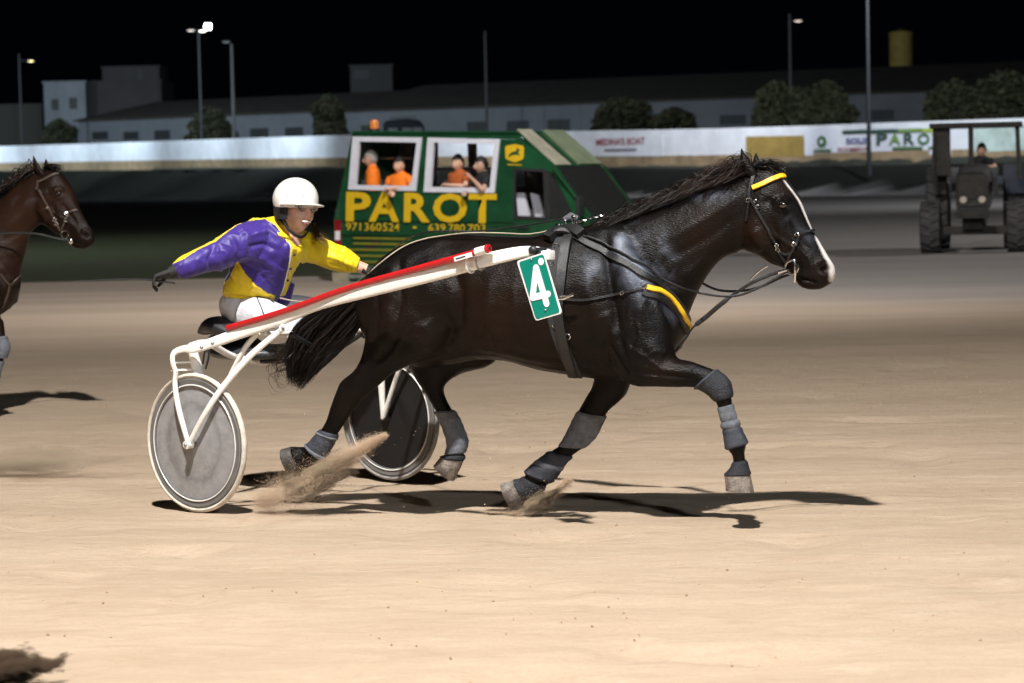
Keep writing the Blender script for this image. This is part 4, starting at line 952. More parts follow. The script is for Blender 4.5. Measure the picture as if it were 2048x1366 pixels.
DF = Frame(-1.148, 13.383, 0)
driver = thing('person', 'sulky driver in purple and yellow satin jacket and white helmet, arms spread wide', 'person', DF)
D = lambda a, b, y, hw: pxsec(DF, a, b, y, hw)
def secs(lst): return [D(a, b, y, hw) for a, b, y, hw in lst]
torso = secs([((447, 592), (552, 600), .16, .15), ((446, 580), (560, 597), .15, .155), ((452, 560), (568, 590), .13, .165), ((462, 535), (580, 566), .10, .165), ((468, 508), (592, 538), .07, .16),
              ((464, 482), (604, 515), .04, .15), ((472, 458), (612, 497), .03, .13), ((498, 440), (604, 484), .03, .10), ((530, 434), (592, 474), .02, .075), ((552, 436), (584, 466), .01, .055)])
def limb(lst, sq=1.0):
    """round limb from (u, v, depth, radius in px) points"""
    pts = [DF.L(u, v, y) for u, v, y, r in lst]; out = []
    for i, (u, v, y, r) in enumerate(lst):
        t = (pts[min(i + 1, len(pts) - 1)] - pts[max(i - 1, 0)]).normalized(); rr = r / 372
        a = t.cross(Vector((0, 1, 0))).normalized(); b = a.cross(t).normalized()
        out.append((pts[i], a * rr, b * rr * sq))
    return out
arm_n = limb([(520, 478, -.02, 36), (484, 487, -.08, 37), (455, 501, -.13, 34), (430, 512, -.16, 28), (405, 521, -.19, 25), (380, 530, -.22, 22), (362, 537, -.24, 19), (350, 542, -.25, 15)])
arm_f = limb([(585, 488, .06, 30), (612, 494, .12, 30), (640, 502, .16, 27), (665, 512, .17, 27), (688, 521, .17, 25), (704, 527, .17, 21), (716, 531, .17, 16)])
mb = MB()
for L_ in (torso, arm_n, arm_f): v, f = loft(L_, 24, 4, 2.1); mb.add(v, f)
v, f = loft(secs([((566, 560), (590, 568), .22, .05), ((558, 580), (586, 582), .22, .06), ((550, 602), (580, 602), .2, .055), ((546, 614), (572, 612), .2, .03)]), 14, 3); mb.add(v, f)
me = remesh(mb, .0056, 6)
V = mverts(me); Nn = mnorms(me); XZ = V[:, [0, 2]]; disp = np.zeros(len(V))
FOLDS = [([(482, 446), (500, 470), (498, 505)], 7, .014), ([(470, 470), (485, 500), (478, 530)], 6, -.014), ([(505, 470), (540, 460), (566, 478)], 7, .012), ([(500, 492), (530, 486), (560, 500)], 6, -.012), ([(495, 510), (530, 515), (560, 545)], 8, .012),
         ([(490, 525), (520, 545), (548, 572)], 6, -.009), ([(470, 535), (500, 562), (540, 590)], 6, .009), ([(452, 545), (480, 575), (520, 594)], 5, -.008), ([(450, 570), (475, 588)], 5, .008), ([(455, 590), (540, 602)], 3, -.010),
         ([(437, 492), (428, 515), (432, 540)], 5, -.013), ([(445, 485), (445, 515), (450, 545)], 5, .010), ([(420, 500), (405, 520), (398, 545)], 6, .006), ([(372, 522), (360, 535), (366, 556)], 3, -.008), ([(362, 525), (352, 536), (356, 555)], 2.5, .006), ([(380, 520), (372, 532), (378, 556)], 4, .006),
         ([(610, 480), (622, 500), (616, 520)], 5, -.013), ([(622, 478), (640, 495), (632, 520)], 6, .010), ([(640, 492), (680, 503), (712, 520)], 5, -.008), ([(648, 512), (675, 520), (705, 535)], 5, .009), ([(655, 528), (690, 538)], 3.5, -.008),
         ([(690, 512), (684, 530), (690, 545)], 3.5, -.006), ([(704, 518), (700, 532), (702, 544)], 2.5, .005), ([(590, 500), (588, 530), (578, 570)], 4, -.008), ([(600, 495), (602, 525), (590, 560)], 5, .007), ([(560, 470), (575, 490)], 4, -.008),
         ([(545, 440), (556, 455), (572, 476)], 4, .008)]
for line, w, h in FOLDS:
    pts = [(DF.L(u, v, 0).x, DF.L(u, v, 0).z) for u, v in line]; d, par = polydist(XZ, pts)
    disp += h * .95 * np.exp(-(d / (w * .85 / 372)) ** 2) * np.minimum(1, np.minimum(par, 1 - par) * 4 + .25)
for i in range(len(V)):
    p = V[i]; a = vnoise((p[0] * 9 + 3, p[1] * 9, p[2] * 6)); b = vnoise((p[0] * 22 + 9, p[1] * 20, p[2] * 14 + 5)); w3 = vnoise((p[0] * 5, p[1] * 5, p[2] * 5 + 40)) * .25; c_ = abs(vnoise((p[0] * 13 + w3 * 9, p[1] * 8, p[2] * 11 + w3 * 7 + 20)))
    cuff = max(0, 1 - abs(p[0] + .64) / .06) + max(0, 1 - abs(p[0] - .385) / .05)
    disp[i] += .0045 * (1 - abs(a) * 3) + .0012 * b + .003 * (max(0, .22 - c_) / .22) + cuff * .004 * math.sin(math.atan2(p[2] - .93, p[1]) * 16)
me.vertices.foreach_set('co', (V + Nn * disp[:, None]).ravel()); me.update()
def inside(poly, x, y):
    c = False; j = len(poly) - 1
    for i in range(len(poly)):
        xi, yi = poly[i]; xj, yj = poly[j]
        if (yi > y) != (yj > y) and x < (xj - xi) * (y - yi) / (yj - yi) + xi: c = not c
        j = i
    return c
PUR = [[(453, 466), (474, 450), (494, 442), (530, 438), (552, 452), (568, 474), (581, 494), (577, 530), (567, 570), (559, 594), (535, 586), (510, 569), (490, 546), (478, 526), (468, 517), (452, 530)],
       [(340, 530), (366, 519), (400, 497), (432, 483), (458, 461), (474, 452), (476, 520), (455, 560), (440, 570), (400, 575), (340, 570)], [(557, 568), (592, 560), (592, 620), (540, 620), (550, 596)],
       [(612, 524), (640, 532), (672, 548), (705, 556), (640, 560), (600, 540)]]
def to_px(p):
    w = DF.wld(p) - CAM; z = w.dot(Fw); return 1024 + FPX * w.dot(Rt) / z, 683 - FPX * w.dot(Up) / z
cen = np.array([tuple(p.center) for p in me.polygons]); mi = np.zeros(len(cen), int)
for i, c in enumerate(cen):
    u, v = to_px(c)
    if any(inside(q, u, v) for q in PUR): mi[i] = 1
jk = link_mesh(me, 'jacket', [M['sat_yellow'], M['sat_purple']], driver)
jk.data.polygons.foreach_set('material_index', mi); jk.data.update()
bvj = BVHTree.FromObject(jk, bpy.context.evaluated_depsgraph_get())
# placket with buttons, piping along the seams, collar, cuffs
mb = MB(); ribbon(mb, surf_px(bvj, DF, [(588, 497), (584, 525), (576, 560), (566, 590)], .002), .030, .004); mb.build('placket', M['sat_yellow'], jk)
for u, v in ((587, 508), (580, 535), (573, 560)):
    s = surf_px(bvj, DF, [(u, v), (u + 1, v)], .008, 2)
    if s: mb = MB(); mb.ball(s[0][0], (.007, .004, .007), 6); mb.build('button', M['navy'], jk)
mb = MB(); s = surf_px(bvj, DF, [(576, 484), (582, 500), (578, 530), (568, 570), (560, 592)], .003); mb.tube([p for p, n in s], .003, 5); mb.build('piping', M['white_print'], jk)
mb = MB(); c = DF.L(568, 466, 0); ax = Vector((.35, -.1, .93)).normalized(); u1 = ax.orthogonal().normalized(); u2 = ax.cross(u1)
mb.tube([c + (u1 * math.cos(t) + u2 * math.sin(t)) * .068 + ax * (.008 * math.cos(t)) for t in [2 * math.pi * k / 24 for k in range(25)]], .016, 8, flat=1.3, caps=False); mb.build('collar', M['sat_yellow'], jk)
# breeches: one body with both legs
mb = MB()
v, f = loft(secs([((444, 592), (552, 600), .16, .14), ((440, 604), (556, 612), .17, .165), ((442, 625), (560, 632), .18, .175), ((456, 650), (550, 652), .18, .16), ((475, 664), (530, 664), .18, .11)]), 24, 4); mb.add(v, f)
v, f = loft(limb([(500, 628, .05, 36), (530, 632, -.04, 33), (562, 640, -.12, 28), (585, 650, -.17, 24), (592, 668, -.18, 21), (598, 690, -.18, 18), (604, 712, -.17, 15)]), 20, 4); mb.add(v, f)
v, f = loft(limb([(520, 622, .28, 34), (565, 618, .36, 30), (605, 618, .42, 26), (640, 622, .46, 24), (675, 634, .47, 21), (705, 645, .47, 19), (728, 652, .47, 17)]), 20, 4); mb.add(v, f)
me = remesh(mb, .0075, 5); V = mverts(me); Nn = mnorms(me)
dsp = np.array([.004 * vnoise((p[0] * 18, p[1] * 10, p[2] * 10)) + .004 * (1 - 3 * abs(vnoise((p[0] * 9, p[1] * 9, p[2] * 4 + 3)))) for p in V]); me.vertices.foreach_set('co', (V + Nn * dsp[:, None]).ravel()); me.update()
br = link_mesh(me, 'breeches', M['breeches'], driver); bvb = BVHTree.FromObject(br, bpy.context.evaluated_depsgraph_get())
mb = MB()
for line in ([(510, 586), (516, 600), (524, 618), (530, 634)], [(513, 594), (535, 598), (548, 606)]):
    s = surf_px(bvb, DF, line, .003); 
    if len(s) > 3: mb.tube([p for p, n in s], .003, 5)
if mb.v: mb.build('piping', M['navy'], br)
# shoes
for pts in (((600, 702, -.18), (612, 716, -.19), (636, 718, -.2)), ((722, 652, .47), (738, 662, .46), (758, 664, .45))):
    P0 = [DF.L(*p) for p in pts]; mb = MB(); mb.tube(catmull(P0, 4), [.045, .05, .052, .052, .05, .048, .045, .04, .03], 12, flat=.8); mb.build('shoe', M['black_plastic'], driver)
# gloves
w0 = DF.L(352, 541, -.25)
hand(driver, 'glove', M['glove'], w0 + Vector((-.02, 0, -.005)), (-1, -.15, -.30), (.25, -.1, -1), 1.0, .85, 1)
mb = MB(); mb.tube([w0 + Vector((.02, 0, .006)), w0 + Vector((-.005, 0, -.002)), w0 + Vector((-.03, 0, -.012))], [.036, .036, .032], 14); mb.build('glove_cuff', M['glove'], driver)
w1 = DF.L(722, 535, .17)
mb = MB(); mb.tube([w1 + Vector((-.03, 0, .01)), w1 + Vector((.03, 0, -.012))], [.034, .030], 14); mb.build('wrist', M['skin'], driver)
hand(driver, 'glove', M['glove'], w1 + Vector((.05, 0, -.025)), (.85, .1, -.45), (-.2, .6, -.7), 1.05, 1.1, -1)
# head, helmet, glasses, hair
hc = DF.L(592, 421, -.03); HM = frame_mat(hc, (.66, -.75, .03), (.10, .02, 1), 1.06)
make_head(driver, HM, M['skin'], M['dark_hair'], smile=True)
for o in list(driver.children):
    if o.name.startswith('hair'): bpy.data.objects.remove(o)
mb = MB(); n1, m1 = 20, 48; vv = []
for i in range(n1 + 1):
    for k in range(m1):
        b = 2 * math.pi * k / m1; cb = math.cos(b); low = .64 if cb > .35 else .64 + (.35 - cb) * .10
        if cb < -.1: low += .03
        a = math.pi * low * i / n1; d = Vector((math.sin(a) * math.cos(b), math.sin(a) * math.sin(b), math.cos(a)))
        vv.append(HM @ Vector((d.x * .124 - .006, d.y * .112, d.z * .112 + .055)))
ff = [(i * m1 + k, (i + 1) * m1 + k, (i + 1) * m1 + (k + 1) % m1, i * m1 + (k + 1) % m1) for i in range(n1) for k in range(m1)]
helm = mb.add(vv, ff).build('helmet', M['helmet'], driver); md = helm.modifiers.new('t', 'SOLIDIFY'); md.thickness = .006
mb = MB(); vv = []; K = 24
for j, (r, dz) in enumerate(((.114, 0), (.138, -.002), (.160, -.008), (.162, -.012), (.138, -.009), (.114, -.007))):
    for k in range(K + 1):
        b = R(-78 + 156 * k / K); cut = max(0.0, math.cos(b)); rr = .114 + (r - .114) * (cut ** .5); vv.append(HM @ Vector((math.cos(b) * rr * 1.02 - .01, math.sin(b) * rr * .93, .034 + dz)))
ff = [(j * (K + 1) + k, j * (K + 1) + k + 1, ((j + 1) % 6) * (K + 1) + k + 1, ((j + 1) % 6) * (K + 1) + k) for j in range(6) for k in range(K)]
mb.add(vv, ff).build('visor', M['helmet'], helm)
for b in (-62, -20): mb = MB(); a = math.pi * .50; mb.ball(HM @ Vector((math.cos(R(b)) * .1225 - .006, math.sin(R(b)) * .111, .066)), .004, 5); mb.build('rivet', M['steel'], helm)
mb = MB(); vv = []
for i in range(6):
    for k in range(m1):
        b = 2 * math.pi * k / m1; cb = math.cos(b); z = .04 - i * .018 if cb < .55 else .04 - i * .004
        r = .985 - .02 * i; vv.append(HM @ Vector((cb * .124 * r - .010, math.sin(b) * .108 * r, z)))
ff = [(i * m1 + k, (i + 1) * m1 + k, (i + 1) * m1 + (k + 1) % m1, i * m1 + (k + 1) % m1) for i in range(5) for k in range(m1) if math.cos(2 * math.pi * (k + .5) / m1) < .50]
mb.add(vv, ff).build('helmet_lining', M['helmet_pad'], helm)
mb = MB(); mb.tube([HM @ Vector(p) for p in ((.0, -.088, .0), (.012, -.083, -.05), (.025, -.062, -.10), (.040, -.028, -.128), (.045, 0, -.134), (.04, .028, -.128), (.025, .062, -.10), (.012, .083, -.05), (0, .088, 0))], .009, 8, flat=.5); mb.build('chin_strap', M['helmet_pad'], helm)
M['lens'] = mat('clear_lens', (.8, .75, .72), .03, trans=.95, spec=.5, var=0)
for sy in (-1, 1):
    mb = MB(); mb.ball(HM @ Vector((.098, sy * .034, .010)), (.006, .029, .020), 8, rot=HM.to_3x3()); mb.build('lens', M['lens'], driver)
for q_, r_g in ((((.0, -.086, .012), (.06, -.078, .015), (.09, -.062, .016)), .0028), (((.104, -.012, .013), (.106, 0, .016), (.104, .012, .013)), .0025), (((.0, .086, .012), (.06, .078, .015), (.09, .062, .016)), .0028)):
    mb = MB(); mb.tube([HM @ Vector(p) for p in q_], r_g, 6); mb.build('glasses_frame', M['helmet_pad'], driver)
def hair_root(rng):
    a = rng.uniform(0, 1); u, v = 630 + rng.uniform(-4, 4), 452 + rng.uniform(-8, 6); L = rng.uniform(.6, 1)
    return [DF.L(u, v, .10), DF.L(u + 3 * L, v + 14 * L + rng.uniform(-3, 3), .07), DF.L(u + 4 * L + 8 * a, v + 28 * L, -.02 + rng.gauss(0, .01)), DF.L(u + 6 + 34 * L * a + rng.gauss(0, 3), v + 36 * L + 10 * a - rng.uniform(0, 12), -.02 + rng.gauss(0, .015))], 0, rng.uniform(.7, 1.2)
strands('long_hair', hair_root, [M['brown_hair']], driver, 120, 21, 9, .0012)
# reins and whip held in the gloves
reins = thing('reins', 'cream driving reins running from the driver over the croup of the black horse', 'reins', DF)
def air_d(fr, lst): return [fr.L(u, v, y) for u, v, y in lst]
mb = MB(); pts = [DF.wld(DF.L(u, v, y)) for u, v, y in ((560, 596, -.1), (600, 603, -.2), (650, 598, -.28), (700, 574, -.40))]
s2 = surf_px(bvh1, HF, [(742, 548), (762, 530), (800, 502), (830, 488), (860, 480)], .012, 5); pts += [HF.wld(p) for p, n in s2]
pts += [HF.wld(HF.L(u, v, y)) for u, v, y in ((930, 466, -.12), (1000, 466, -.12), (1060, 468, -.12), (1110, 458, -.08))]
mb.tube([p - DF.O for p in catmull(pts, 3)], .0032, 6); mb.build('near_rein', M['rope'], reins)
mb = MB(); mb.tube([p - DF.O for p in catmull([DF.wld(DF.L(748, 540, .2)), HF.wld(HF.L(830, 470, .15)), HF.wld(HF.L(960, 462, .12)), HF.wld(HF.L(1040, 452, .1)), HF.wld(HF.L(1125, 438, .07))], 8)], .0045, 6); mb.build('far_rein', M['leather'], reins)
whip = thing('whip', 'thin dark driving whip held backward in the gloved hand', 'whip', DF)
mb = MB(); mb.tube(air_d(DF, [(350, 566, -.26), (318, 562, -.27), (290, 559, -.28), (235, 558, -.3), (150, 562, -.33)]), [.006, .006, .005, .003, .0015], 6); mb.build('stock', M['black_plastic'], whip)
# ------------------------------------------------------------------ sand thrown up by the hooves
M['dust'] = mat('flying_sand', (.56, .42, .30), .95, var=.2, vscale=4, spec=.1)
def spray(name, label, path, n, spread, seed, rmax=.0040):
    """grains round a path of (u, v, y, width) points, thick at the ground and thin at the tip"""
    rng = random.Random(seed); P = catmull([(*HF.L(u, v, y), w) for u, v, y, w in path], 12); mb = MB(); M_ = len(P)
    for i in range(n):
        t = rng.random() ** 1.0; q = P[min(int(t * (M_ - 1)), M_ - 1)]; w = q[3]
        clump = vnoise((q[0] * 9 + rng.gauss(0, .3), q[2] * 9, seed)) ; s = (abs(rng.gauss(0, 1)) ** 1.3) * rng.choice((-1, 1))
        p = Vector((q[0] + rng.gauss(0, w * .55), q[1] + rng.gauss(0, w * .6), q[2] + s * w * .38 + clump * w * .5))
        if p.z < .003: p.z = .003 + rng.random() * .01
        r = .0010 + (rmax - .0010) * rng.random() ** 2.5; tetra(mb, p, r, rng)
    o = mb.build(name, M['dust'], None, smooth=False, frame=HF); tag(o, label, 'sand spray', 'sand sprays kicked up by the hooves', 'stuff')
def puff_material(name, dens, c):
    m = bpy.data.materials.new(name); m.use_nodes = True; nt = m.node_tree; N = nt.nodes; K = nt.links; N.remove(N['Principled BSDF'])
    v = N.new('ShaderNodeVolumePrincipled'); v.inputs['Color'].default_value = (*c, 1); K.new(v.outputs[0], N['Material Output'].inputs['Volume'])
    tc = N.new('ShaderNodeTexCoord'); ln = N.new('ShaderNodeVectorMath'); ln.operation = 'LENGTH'; K.new(tc.outputs['Object'], ln.inputs[0])
    nz = N.new('ShaderNodeTexNoise'); nz.inputs['Scale'].default_value = 2.2; nz.inputs['Detail'].default_value = 6; nz.inputs['Roughness'].default_value = .65; K.new(tc.outputs['Object'], nz.inputs['Vector'])
    a = N.new('ShaderNodeMath'); a.operation = 'MULTIPLY_ADD'; a.inputs[1].default_value = 2.6; K.new(nz.outputs['Fac'], a.inputs[0]); a.inputs[2].default_value = -.75
    s = N.new('ShaderNodeMath'); s.operation = 'SUBTRACT'; s.use_clamp = True; K.new(a.outputs[0], s.inputs[0]); K.new(ln.outputs['Value'], s.inputs[1])
    d = N.new('ShaderNodeMath'); d.operation = 'MULTIPLY'; d.inputs[1].default_value = dens; K.new(s.outputs[0], d.inputs[0]); K.new(d.outputs[0], v.inputs['Density']); return m
def puff(label, c, r, rot, m):
    mb = MB(); mb.ball((0, 0, 0), 1.0, 12); o = mb.build('dust_cloud', m, None); o.location = c; o.scale = r; o.rotation_euler = rot
    tag(o, label, 'dust', 'dust clouds over the track', 'stuff'); return o
PM = puff_material('sand_dust', 360, (1.0, .74, .48)); PM2 = puff_material('thin_sand_dust', 22, (.95, .74, .52))
spray('sand_spray', 'long brown spray of sand behind the pushing hind hoof', [(525, 1000, -.12, .04), (565, 988, -.13, .10), (615, 974, -.15, .13), (655, 945, -.16, .09), (700, 912, -.17, .055), (738, 888, -.18, .03), (772, 870, -.18, .012)], 70000, 1, 31, .0019)
spray('sand_spray', 'short spray of sand at the planted front hoof', [(985, 1040, .1, .04), (1025, 1034, .1, .06), (1062, 1018, .1, .07), (1100, 992, .1, .035), (1140, 958, .1, .02)], 26000, 1, 32, .0019)
wl = lambda u, v, y: HF.wld(HF.L(u, v, y))
puff('brown dust cloud rising round the hind hoof', wl(640, 948, -.16), (.36, .15, .12), (0, R(-26), -HF.phi), PM)
puff('brown dust cloud at the planted front hoof', wl(1062, 1015, .08), (.24, .13, .085), (0, R(-30), -HF.phi), PM)
puff('low dust trailing on the sand under the second horse', on_ground(50, 920, .10), (.85, .5, .13), (0, 0, R(-10)), PM2)
puff('dust cloud at the lower left corner, coloured dark for the shadow there', on_ground(10, 1335, .06), (.26, .20, .10), (0, 0, R(15)), puff_material('shadow_dark_dust', 300, (.20, .135, .09)))  # dark colour stands for a shadow cast from outside the view
rng = random.Random(9); mb = MB()
for i in range(70): tetra(mb, HF.L(rng.gauss(900, 260), rng.uniform(820, 1060), rng.uniform(-.5, .4)), rng.uniform(.002, .005), rng)
mb.v = [(x, y, max(z, .01)) for x, y, z in mb.v]
tag(mb.build('flying_grains', M['dust'], None, smooth=False, frame=HF), 'single grains of sand in the air around the hooves', 'sand', None, 'stuff')
# ------------------------------------------------------------------ second horse, coming up on the left
NU, HU = R(12), R(-12)
S2_ = horse_sections(NU, HU, R(-33), 1)
d2 = 18.2; th2 = S2_['th']; pol = th2(HF.L(1500, 330, 0), 0)
H2 = Frame(0, 0, 16); tgt = at_depth(82, 352, d2)
off = H2.X * pol.x + H2.Y * pol.y; H2.O = Vector((tgt.x - off.x, tgt.y - off.y, 0)); H2.cam = H2.loc(CAM)
bay = thing('horse', 'bay trotting horse with white strap bridle, cut off by the left edge', 'horse', H2)
coat2 = coat_material('bay_coat', (.007, .004, .003), (.028, .0125, .007), (.08, .07, .07))
body2 = build_horse_body(bay, S2_, coat2, .012, mark=False, brown=[(1400, 470, .30, .75), (1300, 600, .3, .6), (1560, 430, .15, .5), (1100, 600, .5, .6), (850, 600, .4, .5)])
head_details(bay, coat2, th2, BVHTree.FromObject(body2, bpy.context.evaluated_depsgraph_get()))
tf2 = lambda p, t: rot_xz(p, HF.L(1290, 640, -.2), R(-33))
hoof(bay, ((1500, 948), (1449, 948)), ((1508, 984), (1452, 980)), .052, -.25, M['hoof_dark'], tfm=tf2)
hoof(bay, ((1053, 1002), (1029, 960)), ((1032, 1026), (1002, 966)), .052, .15, M['hoof_dark'])
hoof(bay, ((603, 942), (583, 893)), ((580, 946), (563, 898)), .050, -.165, M['hoof_dark']); hoof(bay, ((927, 922), (881, 914)), ((908, 962), (868, 930)), .050, .14, M['hoof_dark'])
boot(bay, S2_['fore_n'], 4.9, 7.6, .016, M['grey_boot'], 'knee_boot'); boot(bay, S2_['fore_n'], 8.0, 11.2, .010, M['grey_boot'], 'leg_boot')
tn2 = S2_['tn']
strands('mane', lambda r: mane_pts(lambda p, t: rot_xz(p, PIV, NU), r), [M['hair'], M['hair_brown']], bay, 700, 41, 10, .0035)
strands('tail', tail_root, [M['hair'], M['hair_brown']], bay, 900, 45, 12, .004)
strands('forelock', lambda r: forelock_pts(th2, r), [M['hair']], bay, 90, 43, 8, .003)
bv2 = BVHTree.FromObject(body2, bpy.context.evaluated_depsgraph_get())
har2 = thing('bridle', 'leather bridle with steel buckles on the bay horse at the left', 'bridle', H2)
def h2px(lst): # picture points on the first horse's head carried to the second head
    out = []
    for u, v in lst:
        p = th2(HF.L(u, v, -.09), 0); w = H2.wld(p) - CAM; z = w.dot(Fw); out.append((1024 + FPX * w.dot(Rt) / z, 683 - FPX * w.dot(Up) / z))
    return out
def hs2(name, m, specs):
    mb = MB()
    for pts, w, th, off in specs:
        s = surf_px(bv2, H2, h2px(pts), off)
        if len(s) > 2: ribbon(mb, s, w, th)
    if mb.v: mb.build(name, m, har2)
M['brown_leather'] = mat('brown_leather', (.06, .04, .03), .5, var=.2, vscale=20)
hs2('browband', M['brown_leather'], [([(1506, 376), (1524, 369), (1542, 360), (1558, 354), (1567, 353)], .02, .006, .008)])
hs2('cheek_strap', M['brown_leather'], [([(1502, 372), (1500, 392), (1510, 412), (1527, 442), (1546, 478), (1558, 502), (1572, 524)], .016, .006, .006), ([(1574, 526), (1582, 505), (1592, 485), (1598, 468), (1614, 463), (1626, 461)], .015, .006, .006)])
for (u, v, r) in ((1501, 398, .013), (1513, 408, .011), (1533, 455, .010), (1552, 490, .013), (1558, 503, .012), (1592, 475, .013), (1588, 492, .014)):
    s = surf_px(bv2, H2, h2px([(u - .5, v), (u + .5, v)]), .012, 2)
    if s: mb = MB(); buckle(mb, s[0][0], s[0][1], r, rod=.004); mb.build('buckle', M['chrome'], har2)
mb = MB(); c = th2(HF.L(1583, 535, -.085), 0); buckle(mb, c, (.1, 1, 0), .03, rod=.006); mb.ball(c + Vector((.05, -.01, -.05)), (.02, .012, .025), 8); mb.build('bit', M['chrome'], har2)
mb = MB(); mb.tube(catmull([H2.L(u, v, y) for u, v, y in ((140, 482, -.1), (110, 476, -.15), (75, 468, -.2), (30, 466, -.22), (-40, 470, -.25))], 6), .008, 6, flat=.5); mb.build('rein', M['leather'], har2)
mb = MB()
for pts in ([(-2, 548), (12, 565), (20, 570), (30, 560), (42, 548)], [(18, 572), (14, 590), (4, 615)]):
    s = surf_px(bv2, H2, pts, .006)
    if len(s) > 2: ribbon(mb, s, .02, .006)
if mb.v: mb.build('breast_strap', M['brown_leather'], har2)
# ------------------------------------------------------------------ green van with people at the open side windows
VX = Frame(-2.67, 40.0, 27)
M['green'] = mat('dark_green_van_paint', (.011, .066, .026), .28, var=.28, vscale=1.6, coat=.6, bump=.02, bscale=6); M['frame_white'] = mat('white_window_frame', (.62, .63, .70), .4, var=.05)
M['sign_yellow'] = mat('yellow_lettering', (.62, .40, .008), .5, var=.06); M['dull_yellow'] = mat('dull_yellow_lettering', (.22, .20, .015), .5, var=.1)
M['canvas'] = mat('cream_canvas', (.33, .31, .24), .85, var=.15, vscale=4, bump=.3, bscale=15); M['canvas_green'] = mat('olive_canvas', (.16, .20, .12), .85, var=.15, vscale=4, bump=.3, bscale=15)
M['glass_dark'] = mat('dark_glass', (.025, .026, .025), .18, spec=.8, var=.1, coat=.5); M['rubber'] = mat('black_rubber', (.02, .02, .02), .8, bump=.3, bscale=40)
M['interior'] = mat('grey_van_interior', (.24, .23, .23), .7, var=.2); M['beige'] = mat('beige_plastic', (.33, .29, .20), .6, var=.15); M['red_lens'] = mat('red_tail_lens', (.25, .01, .02), .2, coat=.5)
van = thing('van', 'dark green van with yellow PAROT lettering and white framed open side windows', 'van', VX)
def tum(v): return .13 * min(1, max(0, (440 - v) / 177))
def VP(u, v, y=0): return VX.L(u, v, y + tum(v))
def vpanel(name, m, poly, y=0, th=.035, par=van, build=True, mb=None):
    mb = mb or MB(); mb.prism([VP(u, v, y) for u, v in poly], (0, th, 0))
    return mb.build(name, m, par, smooth=False) if build else mb
# side skin: swept smooth skin made of strips between the openings
def skin(name, quads, y=0, th=.04, m=None):
    mb = MB()
    for q in quads: mb.prism([VP(u, v, y) for u, v in q], (0, th, 0))
    return mb.build(name, m or M['green'], van, smooth=False)
skin('side_wall', [[(670, 560), (668, 440), (681, 380), (1028, 387), (1028, 434), (1028, 560)], [(681, 380), (706, 262), (708, 272), (696, 379.5)], [(706, 262), (1035, 262), (1043, 279), (708, 272)], [(843, 275), (855, 275), (847, 384), (831, 382)],
                   [(999, 278.5), (1043, 279), (1112, 333), (1088, 341), (1028, 338)], [(999, 278.5), (1028, 338), (1028, 387), (988, 386)]])
skin('cab_door', [[(1029, 434), (1092, 438), (1187, 441), (1262, 478), (1275, 560), (1029, 560)], [(1089, 341), (1112, 333), (1187, 441), (1152, 440), (1106, 346)]], y=.004)
def ring(name, outer, inner, m, y=-.03, th=.06):
    mb = MB()
    for i in range(4):
        j = (i + 1) % 4; mb.prism([VP(*outer[i], y), VP(*outer[j], y), VP(*inner[j], y), VP(*inner[i], y)], (0, th, 0))
    return mb.build(name, m, van, smooth=False)
ring('window_frame', [(705, 273), (843, 275), (831, 382), (696, 379)], [(718, 283), (833, 285), (822, 372), (711, 370)], M['frame_white'])
ring('window_frame', [(855, 275), (999, 279), (988, 386), (847, 384)], [(867, 285), (988, 288), (979, 376), (861, 374)], M['frame_white'])
ring('door_window_frame', [(1026, 336), (1092, 338), (1096, 440), (1026, 437)], [(1031, 341), (1086, 344), (1089, 434), (1031, 431)], M['black_plastic'], -.012, .02)
vpanel('door_pane', M['glass_dark'], [(1090, 345), (1106, 346), (1152, 438), (1094, 438)], .02, .006)
vpanel('seat_back', M['frame_white'], [(1032, 386), (1048, 386), (1058, 432), (1036, 431)], .35, .05); vpanel('seat_back', M['frame_white'], [(1060, 386), (1076, 390), (1088, 434), (1070, 434)], .55, .05)
# roof, fairing, windscreen, bonnet, rear wall, far wall with its opening, floor
W_ = 1.86
def cross(name, m, a, b, y0=.0, y1=W_, th=.03, n=1, sag=0.0):
    """a panel across the van between two points of its side profile"""
    A, B = VP(*a), VP(*b); dn = (B - A).normalized().cross(Vector((0, 1, 0))); dn = dn if dn.z < 0 or abs(dn.z) < .2 else -dn
    mb = MB(); mb.prism([A + Vector((0, y0, 0)), B + Vector((0, y0, 0)), B + Vector((0, y1 - 2 * tum(b[1]), 0)), A + Vector((0, y1 - 2 * tum(a[1]), 0))], dn * th); return mb.build(name, m, van, smooth=False)
cross('roof', M['green'], (704, 262), (1036, 262), .002, W_ - .002)
cross('fairing', M['green'], (1036, 262), (1112, 332), .002)
cross('canvas_sheet', M['canvas'], (1034, 258), (1110, 329), .02, .75, .02); cross('canvas_sheet', M['canvas_green'], (1038, 259), (1112, 328), .85, 1.85, .02)
cross('windscreen', M['glass_dark'], (1112, 333), (1187, 441), .06, W_ - .06, .012); cross('windscreen_post', M['green'], (1111, 332), (1188, 442), .0, .07, .03); cross('windscreen_post', M['green'], (1111, 332), (1188, 442), 1.80, W_, .03)
cross('bonnet', M['green'], (1187, 441), (1262, 478), .0, W_); cross('bonnet_front', M['green'], (1262, 478), (1275, 560), .0, W_)
cross('bumper', M['black_plastic'], (1270, 535), (1280, 572), -.02, W_ + .02, .08)
cross('rear_wall', M['green'], (669, 440), (670, 560), .002, W_); cross('rear_wall', M['green'], (705, 263), (669, 440), .002, W_)
FY = W_ - .04
def fpt(u, v): p = VP(u, v); return Vector((p.x, FY - 2 * tum(v) + tum(v), p.z))
mb = MB()
